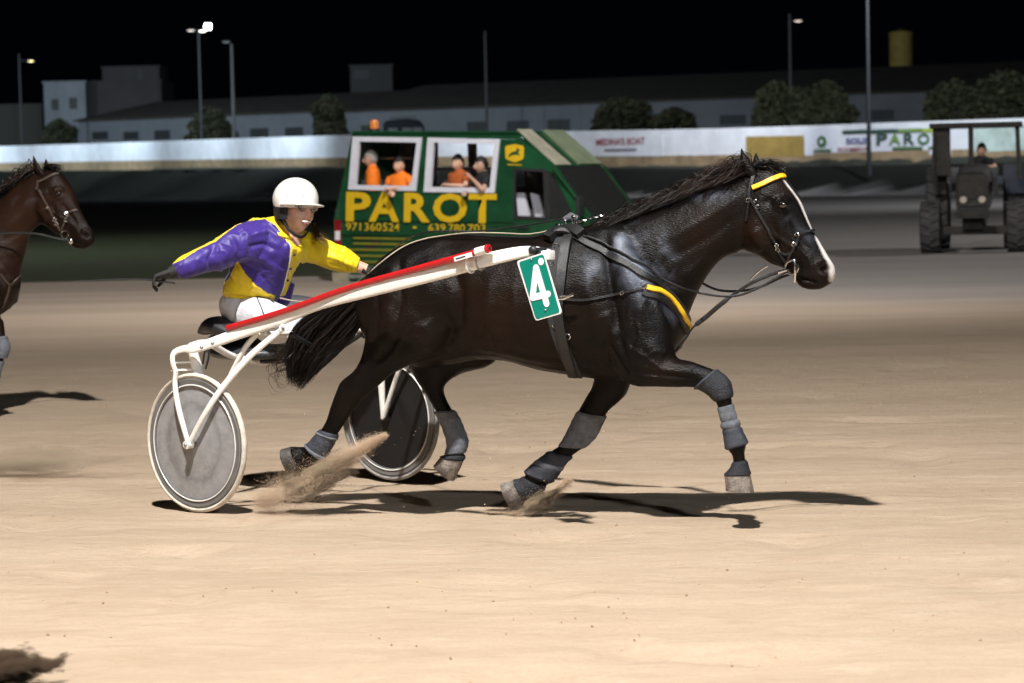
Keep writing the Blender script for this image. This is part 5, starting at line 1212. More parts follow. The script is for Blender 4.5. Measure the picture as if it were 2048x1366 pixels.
for q in ([(670, 560), (668, 440), (684, 372), (1112, 380), (1187, 441), (1275, 560)], [(684, 372), (706, 262), (780, 262), (770, 374)], [(780, 262), (1000, 262), (1000, 274), (780, 274)], [(840, 274), (858, 274), (852, 374), (836, 374)], [(955, 262), (1035, 262), (1112, 333), (1112, 380), (950, 378)]):
    mb.prism([fpt(u, v) for u, v in q], (0, .035, 0))
mb.build('far_wall', M['interior'], van, smooth=False)
mb = MB(); a, b_ = VP(672, 556), VP(1270, 556); mb.prism([a, b_, b_ + Vector((0, FY, 0)), a + Vector((0, FY, 0))], (0, 0, .05)); mb.build('floor', M['interior'], van, smooth=False)
for u in (735, 790, 905, 960):
    mb = MB(); c = VX.L(u, 372, .55); mb.box(c + Vector((0, .15, -.25)), (.42, .12, .7), bev=.03); mb.box(c + Vector((0, -.08, -.5)), (.42, .45, .12), bev=.03); mb.build('bench_seat', M['interior'], van)
mb = MB(); mb.tube([VX.L(868, 338, .5), VX.L(985, 336, .5)], .018, 8); mb.build('grab_rail', M['steel'], van)
mb = MB(); mb.tube([VX.L(716, 316, .5), VX.L(830, 316, .5)], .018, 8); mb.build('grab_rail', M['steel'], van)
# trim: belt mouldings, tail light, rear bumper, wheels, roof gutter, handle, mirror
for v0, v1 in ((436, 439), (465, 468)):
    vpanel('side_moulding', M['green'], [(668, v0), (1028, v0 + 6), (1028, v1 + 6), (668, v1)], -.012, .012)
vpanel('roof_gutter', M['green'], [(704, 262), (1036, 262), (1038, 266), (705, 266)], -.03, .03)
vpanel('tail_light', M['red_lens'], [(669, 440), (681, 441), (681, 505), (670, 505)], -.012, .03); vpanel('reversing_lens', M['white'], [(670, 462), (680, 462), (680, 480), (670, 480)], -.016, .03)
vpanel('rear_bumper', M['beige'], [(664, 545), (698, 545), (694, 572), (666, 572)], -.05, .12); vpanel('sill', M['black_plastic'], [(690, 556), (1270, 558), (1270, 572), (690, 570)], .03, .05)
for u in (760, 1195):
    c = VX.L(u, 560, .1); w = bpy.data.objects.new('wheel', None); COL.objects.link(w); w.parent = van; w.location = (c.x, .12, .34)
    MB().lathe([(.20, -.11), (.31, -.11), (.335, -.08), (.335, .08), (.31, .11), (.20, .11)], (0, 0, 0), n=32).build('tyre', M['rubber'], w); MB().lathe([(.001, -.06), (.09, -.06), (.12, -.09), (.20, -.10)], (0, 0, 0), n=24).build('rim', M['steel'], w)
vpanel('door_handle', M['black_plastic'], [(1034, 452), (1056, 453), (1056, 458), (1034, 457)], -.03, .03)
mb = MB(); mb.tube([VX.L(1150, 430, -.02), VX.L(1158, 425, -.25)], .015, 6); mb.box(VX.L(1160, 412, -.3), (.06, .2, .3), bev=.02); mb.build('mirror', M['black_plastic'], van)
for u, v in ((672, 414), (672, 420)): mb = MB(); mb.ball(VP(u, v, -.01), (.02, .01, .012), 5); mb.build('hinge', M['chrome'], van) if v > 415 else None
for u0, v0, u1, v1 in ((846, 388, 843, 556), (1025, 442, 1024, 556), (1190, 446, 1196, 540)):
    vpanel('door_seam', M['black_plastic'], [(u0, v0), (u0 + 1.6, v0), (u1 + 1.6, v1), (u1, v1)], -.003, .004)
vpanel('door_seam', M['black_plastic'], [(846, 540), (1025, 543), (1025, 544.5), (846, 541.5)], -.003, .004)
# lettering
XD, UD = Vector((1, 0, -.022)).normalized(), (VP(700, 300) - VP(700, 440)).normalized(); UD = Vector((0.0, UD.y, UD.z)).normalized()
for ch, (u0, u1) in zip('PAROT', ((692, 742), (738, 799), (808, 861), (866, 934), (937, 993))):
    t = (u0 + u1) / 2; dv = (t - 692) * .014; c = VP(t, 413 + dv, -.012); w = (VP(u1, 413) - VP(u0, 413)).length; h = (VP(t, 384) - VP(t, 443)).length
    lettering(ch, c, XD, UD, w, h, M['sign_yellow'], van, thick=.004, offset=.032)
for s_, u0, u1 in (('971', 692, 722), ('360', 729, 763), ('524', 766, 799), ('-', 826, 833), ('639', 857, 891), ('780', 897, 930), ('703', 936, 971)):
    t = (u0 + u1) / 2; dv = (t - 692) * .014; c = VP(t, 453 + dv, -.012); w = (VP(u1, 450) - VP(u0, 450)).length; h = (VP(t, 445) - VP(t, 461)).length * (1 if s_ != '-' else .25)
    lettering(s_, c, XD, UD, w, h, M['sign_yellow'], van, thick=.004, offset=.004)
for i, (u0, u1, v) in enumerate(((706, 820, 474), (706, 815, 485), (688, 830, 497), (692, 825, 509), (690, 835, 521), (700, 830, 533))):
    vpanel('text_line', M['dull_yellow'], [(u0, v), (u1, v + 2), (u1, v + 6), (u0, v + 4)], -.008, .004)
# emblem: yellow shield with a leaping deer
sh_ = [(1010, 292), (1030, 288), (1048, 292), (1047, 318), (1030, 325), (1011, 318)]
mb = MB(); mb.prism(rounded([VP(u, v, -.014) for u, v in sh_], .04), (0, .006, 0)); emb = mb.build('emblem', M['sign_yellow'], van, smooth=False)
deer = [(1016, 313), (1020, 307), (1024, 304), (1030, 303), (1034, 299), (1033, 294), (1037, 298), (1040, 299), (1038, 302), (1036, 306), (1041, 311), (1036, 310), (1031, 309), (1026, 310), (1022, 311), (1018, 315)]
mb = MB(); mb.prism([VP(u, v, -.018) for u, v in deer], (0, .003, 0)); mb.build('deer_figure', M['green'], emb, smooth=False)
vpanel('emblem_line', M['sign_yellow'], [(1015, 328), (1043, 329), (1043, 331), (1015, 330)], -.008, .004)
# amber beacon on the roof
bc = thing('beacon', 'amber warning beacon on the rear of the van roof', 'beacon', VX)
c = VX.L(749, 262, .8); c.z = VP(749, 262).z
MB().lathe([(.001, 0), (.09, 0), (.09, .05), (.001, .05)], c, 'z', 20).build('base', M['black_plastic'], bc)
MB().lathe([(.07, .05), (.07, .15), (.05, .19), (.001, .20)], c, 'z', 20).build('lens', mat('amber_lens', (.5, .16, .02), .15, trans=.4, emit=(1, .35, .08), stren=.25), bc)

def simple_person(label, u, v, y, fr, skin, hair, shirt, yaw, arms, group, face_detail=True, w=.21, look=0.0, at=None):
    """head centre at (u, v); torso down to the seat; arms as lists of local offsets ending in a hand"""
    root = thing('person', label, 'person', fr, group); c = fr.L(u, v, y) if at is None else Vector(at)
    f = Vector((math.cos(yaw), math.sin(yaw), -.05)); HMx = frame_mat(c, f, (0, 0, 1), 1.12); make_head(root, HMx, skin, hair)
    s = Vector((-f.y, f.x, 0)); mb = MB()
    T_ = [(-.70, .16, .12), (-.5, .175, .12), (-.32, .20, .125), (-.20, w, .11), (-.16, w * .9, .09), (-.125, .09, .07), (-.09, .06, .055)]
    vv, ff = loft([(c + Vector((0, 0, z)) - f * .02, s * a, f * b) for z, a, b in T_], 22, 3); mb.add(vv, ff); hands = []
    for k, pts in enumerate(arms):
        sg_ = 1 if pts[0] > 0 else -1; sh0 = c + s * (sg_ * (w - .03)) + Vector((0, 0, -.20)); el = c + s * pts[1][0] + f * pts[1][1] + Vector((0, 0, pts[1][2])); wr = c + s * pts[2][0] + f * pts[2][1] + Vector((0, 0, pts[2][2]))
        mb.tube([sh0, sh0.lerp(el, .4), sh0.lerp(el, .62)], [.066, .062, .058], 12)
        m2 = MB(); m2.tube(catmull([sh0.lerp(el, .5), el, el.lerp(wr, .5), wr], 3), [.044, .043, .042, .04, .042, .04, .036, .032, .028, .026], 10); m2.ball(el, .042, 6); m2.build('arm', skin, root)
        hands.append((wr, (wr - el).normalized()))
    me = remesh(mb, .014, 3); link_mesh(me, 'shirt', shirt, root)
    for wr, d in hands: hand(root, 'hand', skin, wr + d * .03, d, (0, 0, -1) if abs(d.z) < .8 else tuple(-f), 1.0, .7, 1, .006)
    return root
M['hivis'] = mat('orange_shirt', (.95, .22, .012), .7, var=.06, bump=.3, bscale=20); M['orange2'] = mat('rust_orange_shirt', (.42, .10, .02), .8, var=.1, bump=.3, bscale=20); M['black_shirt'] = mat('black_shirt', (.014, .014, .016), .8, var=.2, bump=.3, bscale=20)
G_ = 'people looking out of the van windows'
simple_person('grey-haired man in orange shirt at the left edge of the rear van window', 742, 318, .30, VX, M['skin2'], M['grey_hair'], M['hivis'], R(-150), [], G_)
simple_person('dark-haired man in orange shirt leaning his arms on the rear window sill', 799, 330, .20, VX, M['skin'], M['dark_hair'], M['hivis'], R(-95), [(1, (.24, .05, -.36), (.0, .20, -.36)), (-1, (-.24, .05, -.36), (-.02, .24, -.40))], G_, w=.20)
simple_person('dark-haired man in rust orange shirt in the front window, leaning beside the one in black', 916, 326, .34, VX, M['skin'], M['dark_hair'], M['orange2'], R(-100), [(1, (.20, .10, -.36), (.02, .22, -.33))], G_)
simple_person('dark-haired man in black shirt with his fist below his chin in the front van window', 963, 330, .20, VX, M['skin2'], M['dark_hair'], M['black_shirt'], R(-125), [(1, (.22, .10, -.38), (.06, .20, -.20)), (-1, (-.26, .04, -.40), (-.05, .24, -.40))], G_)
# ------------------------------------------------------------------ tractor
TR = Frame(8.72, 47.0, 102)
tractor = thing('tractor', 'muddy old blue tractor facing the camera at the right edge, exhaust pipe beside its cab', 'tractor', TR)
M['mud'] = mat('muddy_grey_paint', (.034, .030, .026), .8, var=.3, vscale=5, bump=.4, bscale=20); M['blue'] = mat('dusty_blue_paint', (.018, .026, .05), .6, var=.3, vscale=4); M['tract_tyre'] = mat('muddy_tractor_tyre', (.06, .056, .055), .9, var=.3, vscale=6)
def tractor_wheel(x, y, r, w):
    root = bpy.data.objects.new('wheel', None); COL.objects.link(root); root.parent = tractor; root.location = (x, y, r)
    mb = MB(); mb.lathe([(r * .58, -w / 2), (r * .85, -w / 2), (r * .93, -w * .42), (r * .94, 0), (r * .93, w * .42), (r * .85, w / 2), (r * .58, w / 2)], (0, 0, 0), n=36)
    nl = 18
    for i in range(nl):
        for sd in (-1, 1):
            a = 2 * math.pi * (i + (.5 if sd > 0 else 0)) / nl; a2 = a + .16
            p0 = Vector((math.cos(a) * r * .965, sd * .01, math.sin(a) * r * .965)); p1 = Vector((math.cos(a2) * r * .95, sd * w * .47, math.sin(a2) * r * .95)); mb.tube([p0, p1], r * .042, 4)
    mb.build('tyre', M['tract_tyre'], root); mb = MB(); mb.lathe([(.001, -w * .2), (r * .2, -w * .25), (r * .5, -w * .1), (r * .6, -w * .4)], (0, 0, 0), n=24); mb.lathe([(.001, w * .2), (r * .2, w * .25), (r * .5, w * .1), (r * .6, w * .4)], (0, 0, 0), n=24); mb.build('rim', M['mud'], root)
for y in (-.80, .80): tractor_wheel(0, y, .49, .38)
for y in (-.74, .74): tractor_wheel(-2.3, y, .80, .44)
def tb(name, c, d, m, bev=.02, rot=None): return MB().box(c, d, rot, bev=bev).build(name, M[m], tractor)
tb('front_axle', (0, 0, .42), (.16, 1.3, .16), 'mud'); tb('axle_carrier', (.05, 0, .55), (.45, .36, .22), 'mud'); tb('belly', (-.9, 0, .55), (1.9, .42, .35), 'mud')
mb = MB(); v, f = loft([(Vector((.55, .0, 1.12)), Vector((0, 0, .36)), Vector((0, .26, 0))), (Vector((.50, 0, 1.14)), Vector((0, 0, .40)), Vector((0, .31, 0))), (Vector((-.3, 0, 1.18)), Vector((0, 0, .42)), Vector((0, .32, 0))), (Vector((-1.0, 0, 1.22)), Vector((0, 0, .44)), Vector((0, .33, 0)))], 24, 3, 5); mb.add(v, f).build('bonnet', M['mud'], tractor)
tb('grille_panel', (.56, 0, 1.18), (.03, .44, .34), 'mud'); tb('bumper', (.62, 0, .74), (.12, .60, .16), 'mud'); tb('grille_slot', (.60, 0, .90), (.03, .46, .025), 'black_plastic', .004); tb('grille_slot', (.60, 0, .84), (.03, .46, .025), 'black_plastic', .004)
M['headlight'] = mat('dusty_headlight', (.5, .45, .36), .3, coat=.3)
for y in (-.17, .17): MB().lathe([(.001, .03), (.06, .03), (.07, 0)], (.585, y, 1.0), 'x', 16).build('headlight', M['headlight'], tractor)
mb = MB(); mb.tube([(-.35, -.05, 1.5), (-.35, -.05, 2.35), (-.30, -.05, 2.42)], [.045, .05, .04], 12); mb.build('exhaust', M['mud'], tractor)
for x, y in ((-.9, -.74), (-.9, .80), (-2.0, -.74), (-2.0, .80)): mb = MB(); mb.tube([(x + .1, y * 1.05, 1.35), (x, y, 2.36)], .045, 6); mb.build('cab_post', M['mud'], tractor)
tb('cab_roof', (-1.45, .03, 2.40), (1.45, 1.75, .10), 'mud', .03); tb('dashboard', (-1.0, 0, 1.45), (.3, .9, .3), 'black_plastic'); tb('side_panel', (-.9, -.60, 1.9), (.04, .30, .9), 'mud', .01)
for y, m_, w_ in ((-.66, 'mud', .24), (.74, 'blue', .42)): tb('mudguard', (-1.9, y, 1.62), (1.0, w_, .06), m_); tb('mudguard_front', (-1.42, y, 1.35), (.06, w_, .55), m_)
tb('loader_arm', (-.2, .50, 1.35), (1.5, .09, .16), 'blue'); tb('side_bracket', (.05, .42, 1.22), (.3, .1, .25), 'mud'); tb('seat', (-1.7, 0, 1.35), (.4, .45, .35), 'black_plastic', .06)
simple_person('dark silhouetted tractor driver sitting in the open cab', 1999, 305, .2, TR, M['skin'], M['dark_hair'], M['black_shirt'], R(4), [(1, (.25, .25, -.35), (.12, .45, -.30)), (-1, (-.25, .25, -.35), (-.12, .45, -.30))], None, at=(-1.62, .12, 1.93))

# ------------------------------------------------------------------ boundary wall with its banners
M['wall_white'] = mat('whitewash', (.70, .72, .74), .8, var=.10, vscale=.6, bump=.3, bscale=3, coord='Object'); M['wall_ochre'] = mat('ochre_wall_base', (.30, .215, .12), .85, var=.22, vscale=1.2, bump=.3, bscale=4)
bw = thing('boundary_wall', 'long curved wall, white above and ochre below, behind the track', 'wall')
def line_pts(n=10):
    out = []
    for a, b in zip(WALL, WALL[1:]):
        for k in range(n): t = k / n; out.append(tuple(a[i] + (b[i] - a[i]) * t for i in range(3)))
    return out + [WALL[-1]]
LP_ = catmull(np.array(WALL), 8)
def wall_band(name, z0, z1, th, m):
    mb = MB(); vs = []
    for i, (x, y, z) in enumerate(LP_):
        a, b = LP_[max(i - 1, 0)], LP_[min(i + 1, len(LP_) - 1)]; t = Vector((b[0] - a[0], b[1] - a[1], 0)).normalized(); n = Vector((t.y, -t.x, 0)) * th / 2
        for s, zz in ((1, z0), (1, z1), (-1, z1), (-1, z0)): vs.append(Vector((x, y, z + zz)) + n * s)
    fs = [(i * 4 + k, i * 4 + (k + 1) % 4, (i + 1) * 4 + (k + 1) % 4, (i + 1) * 4 + k) for i in range(len(LP_) - 1) for k in range(4)]
    return mb.add(vs, fs).build(name, m, bw, smooth=False)
wall_band('lower_band', -.6, .86, .34, M['wall_ochre']); wall_band('upper_band', .86, 2.50, .28, M['wall_white'])
rng = random.Random(4); mb = MB()
for i in range(260):          # earth and weeds heaped along the foot of the wall
    x = rng.uniform(-30, 50); y, z = wall_y(x); p = Vector((x, y - 1.2 + rng.uniform(-.6, .2), z + .05)); r = rng.uniform(.25, .7); mb.ball(p, (r * 1.8, r, r * .55 * (1.2 if x > 15 else .5)), 4)
tag(mb.build('earth_heap', mat('dark_earth', (.02, .022, .013), .95, var=.3, vscale=2), None), kind='stuff', label='low heaps of dark earth and weeds along the wall foot', cat='earth')
def wp(u, v):
    """where the picture ray meets the wall's front face"""
    d = ray(u, v); best = None
    for a, b in zip(LP_, LP_[1:]):
        e = Vector((b[0] - a[0], b[1] - a[1])); den = d.x * e.y - d.y * e.x
        if abs(den) < 1e-9: continue
        w = Vector((a[0] - CAM.x, a[1] - CAM.y)); t = (w.x * e.y - w.y * e.x) / den; s = (w.x * d.y - w.y * d.x) / den
        if 0 <= s <= 1 and t > 0: best = (CAM + d * t, Vector((e.x, e.y, 0)).normalized())
    return best
def on_wall(u, v, off=.2):
    p, t = wp(u, v); return p + Vector((t.y, -t.x, 0)) * off, t
def wquad(name, pts, m, parent=None, off=.17, th=.02):
    P_ = [on_wall(u, v, off)[0] for u, v in pts]; t = on_wall(*pts[0])[1]; mb = MB(); mb.prism(P_, Vector((t.y, -t.x, 0)) * th); return mb.build(name, m, parent, smooth=False)
def wtext(s, u0, v0, u1, v1, m, parent, off=.23):
    c, t = on_wall((u0 + u1) / 2, (v0 + v1) / 2, off); a, b = on_wall(u0, v0)[0], on_wall(u1, v0)[0]; c2 = on_wall(u0, v1)[0]
    return lettering(s, c, t, (0, 0, 1), (b - a).length, abs(a.z - c2.z), m, parent, thick=.0, offset=.03)
M['p_red'] = mat('red_print', (.30, .06, .08), .6, var=.05); M['p_grey'] = mat('grey_print', (.18, .18, .20), .6, var=.05); M['p_blue'] = mat('blue_print', (.10, .09, .28), .6, var=.05); M['p_green'] = mat('green_print', (.06, .16, .05), .6, var=.05)
M['p_dgreen'] = mat('dark_green_print', (.05, .09, .07), .6, var=.05); M['p_lime'] = mat('lime_print', (.36, .46, .06), .6, var=.05); M['p_mid'] = mat('mid_green_print', (.18, .30, .08), .6, var=.05)
M['banner_ochre'] = mat('mustard_banner', (.30, .205, .05), .7, var=.15, vscale=1.5); M['banner_white'] = mat('white_banner', (.66, .68, .74), .6, var=.04)
b1 = wquad('banner', [(1140, 270), (1330, 267), (1330, 312), (1140, 313)], M['wall_white'], None); tag(b1, 'white wall banner with small red lettering beside the van windscreen', 'banner')
wtext("MEDINA'S BOAT", 1197, 276, 1294, 290, M['p_red'], b1); wquad('text_line', [(1214, 298), (1278, 297), (1278, 302), (1214, 303)], M['p_grey'], b1, .21)
b2 = wquad('banner', [(1496, 273), (1611, 271), (1612, 313), (1497, 314)], M['banner_ochre'], None); tag(b2, 'plain mustard yellow banner on the wall behind the horse head', 'banner')
b3 = wquad('banner', [(1613, 258), (1913, 252), (1905, 309), (1613, 311)], M['banner_white'], None); tag(b3, 'large white and green PAROT banner on the wall left of the tractor', 'banner')
def disc_on_wall(u, v, r, m, par, off=.215):
    c, t = on_wall(u, v, off); mb = MB(); mb.prism([c + t * math.cos(a) * r + Vector((0, 0, math.sin(a) * r * 1.0)) for a in [2 * math.pi * k / 24 for k in range(24)]], Vector((t.y, -t.x, 0)) * .01); return mb.build('round_emblem', m, par, smooth=False)
disc_on_wall(1648, 283, .34, M['p_green'], b3); disc_on_wall(1648, 283, .13, M['banner_white'], b3, .24); wquad('text_line', [(1632, 299), (1667, 298), (1667, 302), (1632, 303)], M['p_green'], b3, .21)
wtext('SOLIS', 1697, 275, 1743, 287, M['p_blue'], b3); wtext('SCHMIDT', 1680, 294, 1742, 302, M['p_red'], b3)
for (a, b_, m_) in ((1690, 1740, 'p_dgreen'), (1740, 1800, 'p_dgreen'), (1800, 1850, 'p_mid'), (1850, 1900, 'p_lime')): wquad('top_stripe', [(a, 260.5 - (a - 1690) * .02), (b_, 259.5 - (b_ - 1690) * .02), (b_, 266 - (b_ - 1690) * .02), (a, 267 - (a - 1690) * .02)], M[m_], b3, .21)
for ch, u0, u1, m_ in (('P', 1758, 1780, 'p_dgreen'), ('A', 1783, 1806, 'p_mid'), ('R', 1812, 1834, 'p_dgreen'), ('O', 1840, 1864, 'p_green'), ('T', 1868, 1890, 'p_lime')): wtext(ch, u0, 266, u1, 289, M[m_], b3)
wquad('text_line', [(1790, 294), (1850, 293), (1850, 298), (1790, 299)], M['p_green'], b3, .21); wquad('text_line', [(1862, 293), (1888, 292.5), (1888, 297), (1862, 297.5)], M['p_green'], b3, .21)
b4 = wquad('banner', [(1952, 254), (2070, 251), (2070, 300), (1952, 304)], mat('pale_green_banner', (.45, .56, .50), .7, var=.2, vscale=1), None); tag(b4, 'pale green banner on the wall behind the tractor cab', 'banner')

# ------------------------------------------------------------------ buildings beyond the wall
M['house_white'] = mat('dim_plaster', (.13, .14, .15), .85, var=.10, vscale=.25, bump=.3, bscale=2); M['house_grey'] = mat('grey_plaster', (.055, .05, .048), .9, var=.12, vscale=.3); M['roof_dark'] = mat('dark_roof_tiles', (.05, .042, .030), .9, var=.2, vscale=.5, bump=.5, bscale=6)
M['shutter'] = mat('dark_shutter', (.02, .024, .024), .6, var=.2); M['tank'] = mat('yellow_tank_paint', (.40, .31, .07), .7, var=.15, vscale=.5)
GZ = 1.6
def seg_building(name, label, cat, A, B, z1, depth, ridge, windows, wall_m, roof_m, z0=GZ - 1.5):
    """long building with its front from A to B (plan points), eaves height z1, pitched roof up to ridge"""
    root = thing(name, label, cat); A, B = Vector((*A, 0)), Vector((*B, 0)); t = (B - A).normalized(); n = Vector((-t.y, t.x, 0))
    wins = sorted(windows); L_ = (B - A).length; mb = MB()
    def pt(s, z, d=0): return A + t * s + n * d + Vector((0, 0, z))
    x = 0; cuts = []
    for (s0, s1, za, zb) in wins:
        mb.prism([pt(x, z0), pt(s0, z0), pt(s0, z1), pt(x, z1)], n * .25); mb.prism([pt(s0, z0), pt(s1, z0), pt(s1, za), pt(s0, za)], n * .25); mb.prism([pt(s0, zb), pt(s1, zb), pt(s1, z1), pt(s0, z1)], n * .25); x = s1
    mb.prism([pt(x, z0), pt(L_, z0), pt(L_, z1), pt(x, z1)], n * .25)
    mb.prism([pt(0, z0, .25), pt(0, z1, .25), pt(0, ridge - .3, depth / 2), pt(0, z1, depth), pt(0, z0, depth)], t * .25); mb.prism([pt(L_ - .25, z0, .25), pt(L_ - .25, z1, .25), pt(L_ - .25, ridge - .3, depth / 2), pt(L_ - .25, z1, depth), pt(L_ - .25, z0, depth)], t * .25)
    mb.prism([pt(0, z0, depth), pt(L_, z0, depth), pt(L_, z1, depth), pt(0, z1, depth)], -n * .2)
    mb.build('wall', wall_m, root, smooth=False)
    for (s0, s1, za, zb) in wins:
        mb = MB(); mb.prism([pt(s0, za, .15), pt(s1, za, .15), pt(s1, zb, .15), pt(s0, zb, .15)], n * .05); w = mb.build('window', M['shutter'], root, smooth=False)
        mb = MB(); mm = (s0 + s1) / 2; mb.prism([pt(mm - .05, za, .10), pt(mm + .05, za, .10), pt(mm + .05, zb, .10), pt(mm - .05, zb, .10)], n * .05); mb.build('frame', M['shutter'], w, smooth=False)
        mb = MB(); mb.prism([pt(s0 - .1, za - .1, -.08), pt(s1 + .1, za - .1, -.08), pt(s1 + .1, za, -.08), pt(s0 - .1, za, -.08)], n * .2); mb.build('sill', wall_m, w, smooth=False)
    mb = MB(); o = .5
    mb.prism([pt(-o, z1 - .1, -o), pt(L_ + o, z1 - .1, -o), pt(L_ + o, ridge, depth / 2), pt(-o, ridge, depth / 2)], Vector((0, 0, .15))); mb.prism([pt(-o, ridge, depth / 2), pt(L_ + o, ridge, depth / 2), pt(L_ + o, z1 - .1, depth + o), pt(-o, z1 - .1, depth + o)], Vector((0, 0, .15)))
    mb.build('roof', roof_m, root, smooth=False); return root
def front_windows(A, B, lst):
    """window rectangles given in the picture -> (s0, s1, z0, z1) on the front line"""
    A, B = Vector((*A, 0)), Vector((*B, 0)); t = (B - A).normalized(); out = []
    for u0, v0, u1, v1 in lst:
        r = []
        for u, v in ((u0, v1), (u1, v0)):
            d = ray(u, v); den = d.x * t.y - d.y * t.x; w = A - CAM; k = (w.x * t.y - w.y * t.x) / den; p = CAM + d * k; r.append(((p - A).dot(t), p.z))
        out.append((r[0][0], r[1][0], max(r[0][1], GZ), r[1][1]))
    return out
def plan(u, D): return ((u - 1024) / FPX * D, D)
def zat(u, v, D): return at_depth(u, v, D).z
A_, B_ = plan(170, 286), plan(700, 262)
seg_building('warehouse', 'long low pale warehouse with dark roof behind the left part of the wall', 'building', A_, B_, zat(400, 232, 275), 26, zat(520, 197, 288), front_windows(A_, B_, [(183, 263, 216, 280), (246, 263, 277, 280), (308, 260, 340, 280), (500, 256, 537, 278), (570, 254, 606, 278)]), M['house_white'], M['roof_dark'])
A_, B_ = plan(700, 260), plan(2200, 222)
seg_building('warehouse', 'very long grey warehouse with dark roof behind the trees on the right', 'building', A_, B_, zat(1100, 208, 248), 34, zat(1300, 155, 262), front_windows(A_, B_, [(722, 250, 756, 268), (935, 243, 973, 268), (1014, 241, 1058, 268), (1096, 238, 1140, 268), (1440, 229, 1492, 250), (1735, 219, 1788, 242)]), M['house_white'], M['roof_dark'])
def block(name, label, cat, u0, v0, u1, D, depth, m, wins=(), zb=GZ - 1.5, yaw=0, parapet=True):
    root = thing(name, label, cat); a, b = at_depth(u0, v0, D), at_depth(u1, v0, D); w = b.x - a.x; z1 = a.z
    rot = Matrix.Rotation(yaw, 3, 'Z'); c = Vector(((a.x + b.x) / 2, D + depth / 2, (z1 + zb) / 2)); MB().box(c, (w, depth, z1 - zb), rot).build('wall', m, root, smooth=False)
    MB().box((c.x, c.y, z1 + .08), (w + .3, depth + .3, .2), rot).build('parapet', m, root, smooth=False)
    for (p0, q0, p1, q1) in wins:
        s, e = at_depth(p0, q1, D), at_depth(p1, q0, D); wi = MB().box(((s.x + e.x) / 2, D - .01, (s.z + e.z) / 2), (e.x - s.x, .12, e.z - s.z)).build('window', M['shutter'], root, smooth=False)
        MB().box(((s.x + e.x) / 2, D - .05, s.z - .08), (e.x - s.x + .2, .3, .1)).build('sill', m, wi, smooth=False)
    return root
block('house', 'small pale two-storey house with two dark windows behind the left trees', 'house', 87, 166, 170, 300, 9, mat('pale_plaster', (.22, .235, .25), .85, var=.1, vscale=.3), [(103, 198, 117, 220), (139, 195, 154, 218)])
block('house', 'grey flat-roofed building right of the small two-window house', 'house', 170, 165, 322, 304, 12, M['house_grey'])
block('roof_room', 'pale box-shaped roof room on top of the grey building', 'roof room', 204, 136, 318, 306, 7, M['house_grey'], [(279, 140, 283, 162)], zb=12)
block('tower', 'dim square roof tower with a dark opening above the warehouse', 'tower', 700, 133, 784, 300, 6, mat('dim_tower_plaster', (.05, .05, .047), .9), [(708, 140, 738, 158)])
block('shed', 'low dark shed at the far left behind the wall', 'shed', -30, 212, 84, 310, 9, mat('dark_shed_wall', (.07, .065, .055), .9))
wt = thing('water_tower', 'yellow cylindrical water tank standing above the warehouse roof', 'tank'); a, b = at_depth(1781, 64, 290), at_depth(1828, 64, 290); z0 = 2
MB().lathe([(.001, 0), (abs(b.x - a.x) / 2, 0), (abs(b.x - a.x) / 2, a.z - z0), (.001, a.z - z0 + .4)], ((a.x + b.x) / 2, 291, z0), 'z', 28).build('tank', M['tank'], wt)
MB().lathe([(abs(b.x - a.x) / 2 + .08, 0), (abs(b.x - a.x) / 2 + .08, .3), (abs(b.x - a.x) / 2 - .05, .3)], ((a.x + b.x) / 2, 291, a.z - .35), 'z', 28).build('rim', M['tank'], wt)

# ------------------------------------------------------------------ trees
def leaf_mat(name, a, b): return mat(name, a, .75, var=.2, vscale=.9, col2=b, spec=.25)
LM = [leaf_mat('dark_leaves', (.012, .016, .007), (.028, .028, .012)), leaf_mat('green_leaves', (.030, .038, .018), (.060, .062, .032))]
M['bark'] = mat('grey_bark', (.07, .055, .04), .9, var=.3, vscale=4, bump=.6, bscale=10)
def tree(label, u, D, v_top, w_px, v_bot, seed, lm=0, cat='tree', lobes=9):
    rng = random.Random(seed); s = FPX / D; base = at_depth(u, v_bot, D); base.z = GZ - .3; top = at_depth(u, v_top, D).z; h = top - base.z; w = w_px / s / 2
    root = thing('tree', label, cat, loc=base); mb = MB(); mb.tube([(0, 0, 0), (.1, 0, h * .25), (.0, .1, h * .5)], [h * .035, h * .028, h * .015], 8)
    for k in range(5): a = rng.uniform(0, 6.28); mb.tube([(0, 0, h * .22), (math.cos(a) * w * .3, math.sin(a) * w * .3, h * .42), (math.cos(a) * w * .6, math.sin(a) * w * .6, h * .62)], [h * .018, h * .012, h * .006], 6)
    mb.build('trunk', M['bark'], root); vs = []; fs = []
    L_ = [(Vector((0, 0, h * .56)), Vector((w * .78, w * .7, h * .40)))]
    for k in range(lobes):
        a = rng.uniform(0, 6.28); rr = rng.uniform(.4, .78); L_.append((Vector((math.cos(a) * w * rr, math.sin(a) * w * rr, h * rng.uniform(.38, .80))), Vector((1, 1, .85)) * w * rng.uniform(.20, .42)))
    n = 4200; ls = .19 * (h / 5) ** .4
    for i in range(n):
        c, r = L_[0] if rng.random() < .4 else rng.choice(L_); d = Vector((rng.gauss(0, 1), rng.gauss(0, 1), rng.gauss(0, 1))).normalized() * rng.uniform(.62, 1.05)
        p = c + Vector((d.x * r.x, d.y * r.y, d.z * r.z)); 
        if p.z < h * .12: continue
        e1 = Vector((rng.gauss(0, 1), rng.gauss(0, 1), rng.gauss(0, .6))).normalized() * ls * rng.uniform(.6, 1.5); e2 = e1.orthogonal().normalized() * ls * rng.uniform(.5, 1.0)
        o = len(vs); vs += [p - e1, p + e2, p + e1, p - e2]; fs.append((o, o + 1, o + 2, o + 3))
    MB().add(vs, fs).build('crown', LM[lm], root, smooth=False); return root
TG = 'trees behind the boundary wall'
